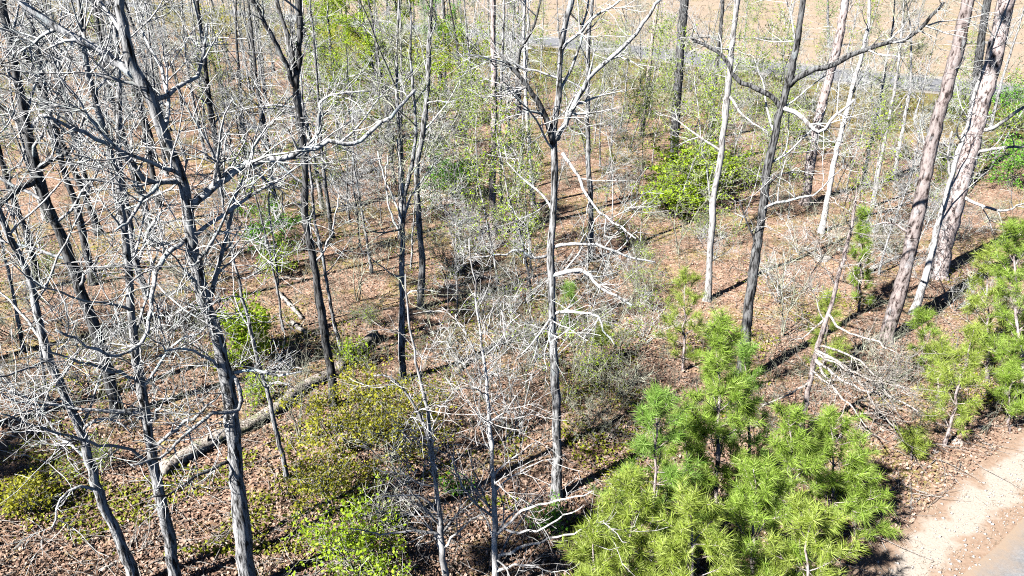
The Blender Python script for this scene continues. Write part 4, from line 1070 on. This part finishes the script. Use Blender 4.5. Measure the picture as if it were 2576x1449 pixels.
rock('pale rock at the right edge among young pines', 2490, 668, .35, .28, .16)
rock('white stone at the edge of the sandy road bank', 2350, 1135, .16, .13, .06)
rock('pale stone near the leaning pine sapling on the bank', 2410, 1112, .2, .16, .08)
rock('grey flat stone under the pines at right', 2530, 985, .3, .22, .1)
rock('small pale stone on the bank at right above the sand', 2470, 1075, .15, .12, .07)

# ------------------------------------------------------------------ what nobody could count: leaves, sticks, ground plants, grass
def vnoise(x, y, s, seed):
    r = np.random.default_rng(seed); g2 = r.uniform(size=(64, 64))
    u, v = x / s, y / s; i, j = np.floor(u).astype(int), np.floor(v).astype(int); f, h = u - i, v - j
    f = f * f * (3 - 2 * f); h = h * h * (3 - 2 * h)
    q = lambda a, b: g2[a % 64, b % 64]
    return (q(i, j) * (1 - f) + q(i + 1, j) * f) * (1 - h) + (q(i, j + 1) * (1 - f) + q(i + 1, j + 1) * f) * h
def scatter(n, y0, y1, p=1.0, xl=-1.0, xr=.95, mask=None):
    """points on the forest floor in view, denser near the camera"""
    u = rng.uniform(size=n); y = (y0 ** -p + u * (y1 ** -p - y0 ** -p)) ** (-1 / p)
    x = rng.uniform(xl, xr, n) * np.hypot(y, CAM_H * .6)
    d, s = seg_dist(x, y, FR)
    dn = (x - NE[0]) * NN[0] + (y - NE[1]) * NN[1]
    k = (s < 0) & (d > 6) & (dn > 1.5)
    if mask is not None: k &= mask(x, y)
    x, y = x[k], y[k]
    return np.stack([x, y, gh(x, y)], -1)
C = scatter(190000, 7.5, 48, 1.0); C[:, 2] += rng.uniform(.01, .07, len(C))
a = Acc(); leaves(a, C, .088, .55)
tag(a.build('leaf_litter', M['litter_leaf']), 'dry brown leaves covering the forest floor', 'leaves', kind='stuff')
mk = lambda x, y: (vnoise(x, y, 2.6, 3) * .6 + vnoise(x, y, .9, 4) * .4) > .61
C = scatter(150000, 11, 70, .4, mask=mk); C[:, 2] += rng.uniform(.02, .16, len(C))
a = Acc(); leaves(a, C, .085, .5)
tag(a.build('ground_plants', M['moss_leaf']), 'low yellow-green plants in patches on the forest floor', 'plants', kind='stuff')
C = scatter(5200, 8.5, 60, .6); n = len(C)
th = rng.uniform(0, 6.28, n); D = np.stack([np.cos(th), np.sin(th), rng.uniform(-.02, .12, n)], -1)
C[:, 2] += .05
a = Acc(); A = grow(C, D, rng.uniform(.3, 1.5, n), 4, .1); tubes(a, A, taper(rng.uniform(.007, .016, n), np.full(n, .004), 5), 4)
tag(a.build('fallen_sticks', M['dead_wood']), 'thin dead sticks scattered over the fallen leaves', 'sticks', kind='stuff')
C = scatter(4300, 15, 75, .4); n = len(C)
a = Acc(); A = grow(C, np.c_[rng.normal(size=(n, 2)) * .3, np.ones(n)], rng.uniform(.3, 1.0, n) * rng.choice([.8, 1.2, 2.4], n), 5, .13, .03); RA = taper(np.full(n, .008), np.full(n, .0045), 6); tubes(a, A, RA, 3)
S, T, r, t = sample_lines(A, RA, 6, .2, 1); B = grow(S, fan(T, 30, 70, .1), rng.uniform(.12, .6, len(S)), 2, .2); tubes(a, B, np.full((len(S), 3), .0045), 3)
tag(a.build('undergrowth_twigs', M['twig_olive']), 'fine leafless seedlings and briars all over the forest floor', 'undergrowth', kind='stuff')
# dry grass beyond the far road and on its verge
n = 24000
y = rng.uniform(55, 260, n); x = rng.uniform(-.35, .8, n) * y
d, s = seg_dist(x, y, FR); k = ((s > 0) & (d > 6.5)) | ((s < 0) & (d > 6) & (d < 16))
x, y = x[k], y[k]; n = len(x)
th = rng.uniform(0, 6.28, n); w = .05 + .0006 * y; hgt = rng.uniform(.06, .26, n)
B0 = np.stack([x, y, gh(x, y)], -1); sd = np.stack([np.cos(th), np.sin(th), np.zeros(n)], -1) * w[:, None]
V = np.stack([B0 - sd, B0 + sd, B0 + np.stack([rng.normal(size=n) * .15, rng.normal(size=n) * .15, hgt], -1)], 1)
a = Acc(); a.add(V.reshape(-1, 3), T=np.arange(n * 3).reshape(-1, 3))
tag(a.build('dry_grass', M['dry_grass']), 'tan dry grass of the open field beyond the far road', 'grass', kind='stuff')

n = 42000
y = rng.uniform(38, 110, n); x = rng.uniform(-.1, .8, n) * y
d, sd_ = seg_dist(x, y, FR); k = (sd_ < 0) & (d > 6) & (d < 34) & (vnoise(x, y, 3.0, 9) * .6 + vnoise(x, y, 1.1, 10) * .4 > .5 + d * .005)
x, y = x[k], y[k]; n = len(x)
th = rng.uniform(0, 6.28, n); w = .05 + .0007 * y; hgt = rng.uniform(.12, .4, n)
B0 = np.stack([x, y, gh(x, y)], -1); sd = np.stack([np.cos(th), np.sin(th), np.zeros(n)], -1) * w[:, None]
V = np.stack([B0 - sd, B0 + sd, B0 + np.stack([rng.normal(size=n) * .15, rng.normal(size=n) * .15, hgt], -1)], 1)
a = Acc(); a.add(V.reshape(-1, 3), T=np.arange(n * 3).reshape(-1, 3))
tag(a.build('verge_grass', M['verge_leaf']), 'olive green grass on the verge in front of the far road', 'grass', kind='stuff')
n = 2600
q = rng.uniform(-6, 24, n); r_ = np.abs(rng.normal(size=n)) * .8 + rng.uniform(-.12, .25, n)
xy = NE[None] + ND[None] * q[:, None] + NN[None] * r_[:, None]
C = np.c_[xy, gh(xy[:, 0], xy[:, 1]) + .012]; sz = rng.uniform(.008, .03, n) * rng.choice([.7, 1, 1.6], n)
oc = np.array([[1, 0, 0], [0, 1, 0], [-1, 0, 0], [0, -1, 0], [0, 0, .7], [0, 0, -.7]])
V = C[:, None] + (oc[None] * (1 + rng.normal(size=(n, 6, 1)) * .25)) * sz[:, None, None]
f = np.array([[0, 1, 4], [1, 2, 4], [2, 3, 4], [3, 0, 4], [1, 0, 5], [2, 1, 5], [3, 2, 5], [0, 3, 5]])
a = Acc(); a.add(V.reshape(-1, 3), T=(np.arange(n)[:, None, None] * 6 + f[None]).reshape(-1, 3))
tag(a.build('roadside_gravel', M['rock']), 'loose gravel along the edge of the near road', 'gravel', kind='stuff')
n = 9000
q = rng.uniform(-6, 24, n); r_ = rng.uniform(.02, 2.2, n); xy = NE[None] + ND[None] * q[:, None] + NN[None] * r_[:, None]
kk = vnoise(xy[:, 0], xy[:, 1], .5, 21) * .5 + vnoise(xy[:, 0], xy[:, 1], .17, 22) * .5 + .28 * np.abs(r_ - .85) > .60
xy = xy[kk]; n = len(xy); th = rng.uniform(0, 6.28, n); B0 = np.c_[xy, gh(xy[:, 0], xy[:, 1])]
sd = np.stack([np.cos(th), np.sin(th), np.zeros(n)], -1) * .006
V = np.stack([B0 - sd, B0 + sd, B0 + np.stack([rng.normal(size=n) * .06, rng.normal(size=n) * .06, rng.uniform(.03, .13, n)], -1)], 1)
a = Acc(); a.add(V.reshape(-1, 3), T=np.arange(n * 3).reshape(-1, 3))
tag(a.build('shoulder_grass', M['dry_grass']), 'short dry grass on the sandy shoulder of the near road', 'grass', kind='stuff')
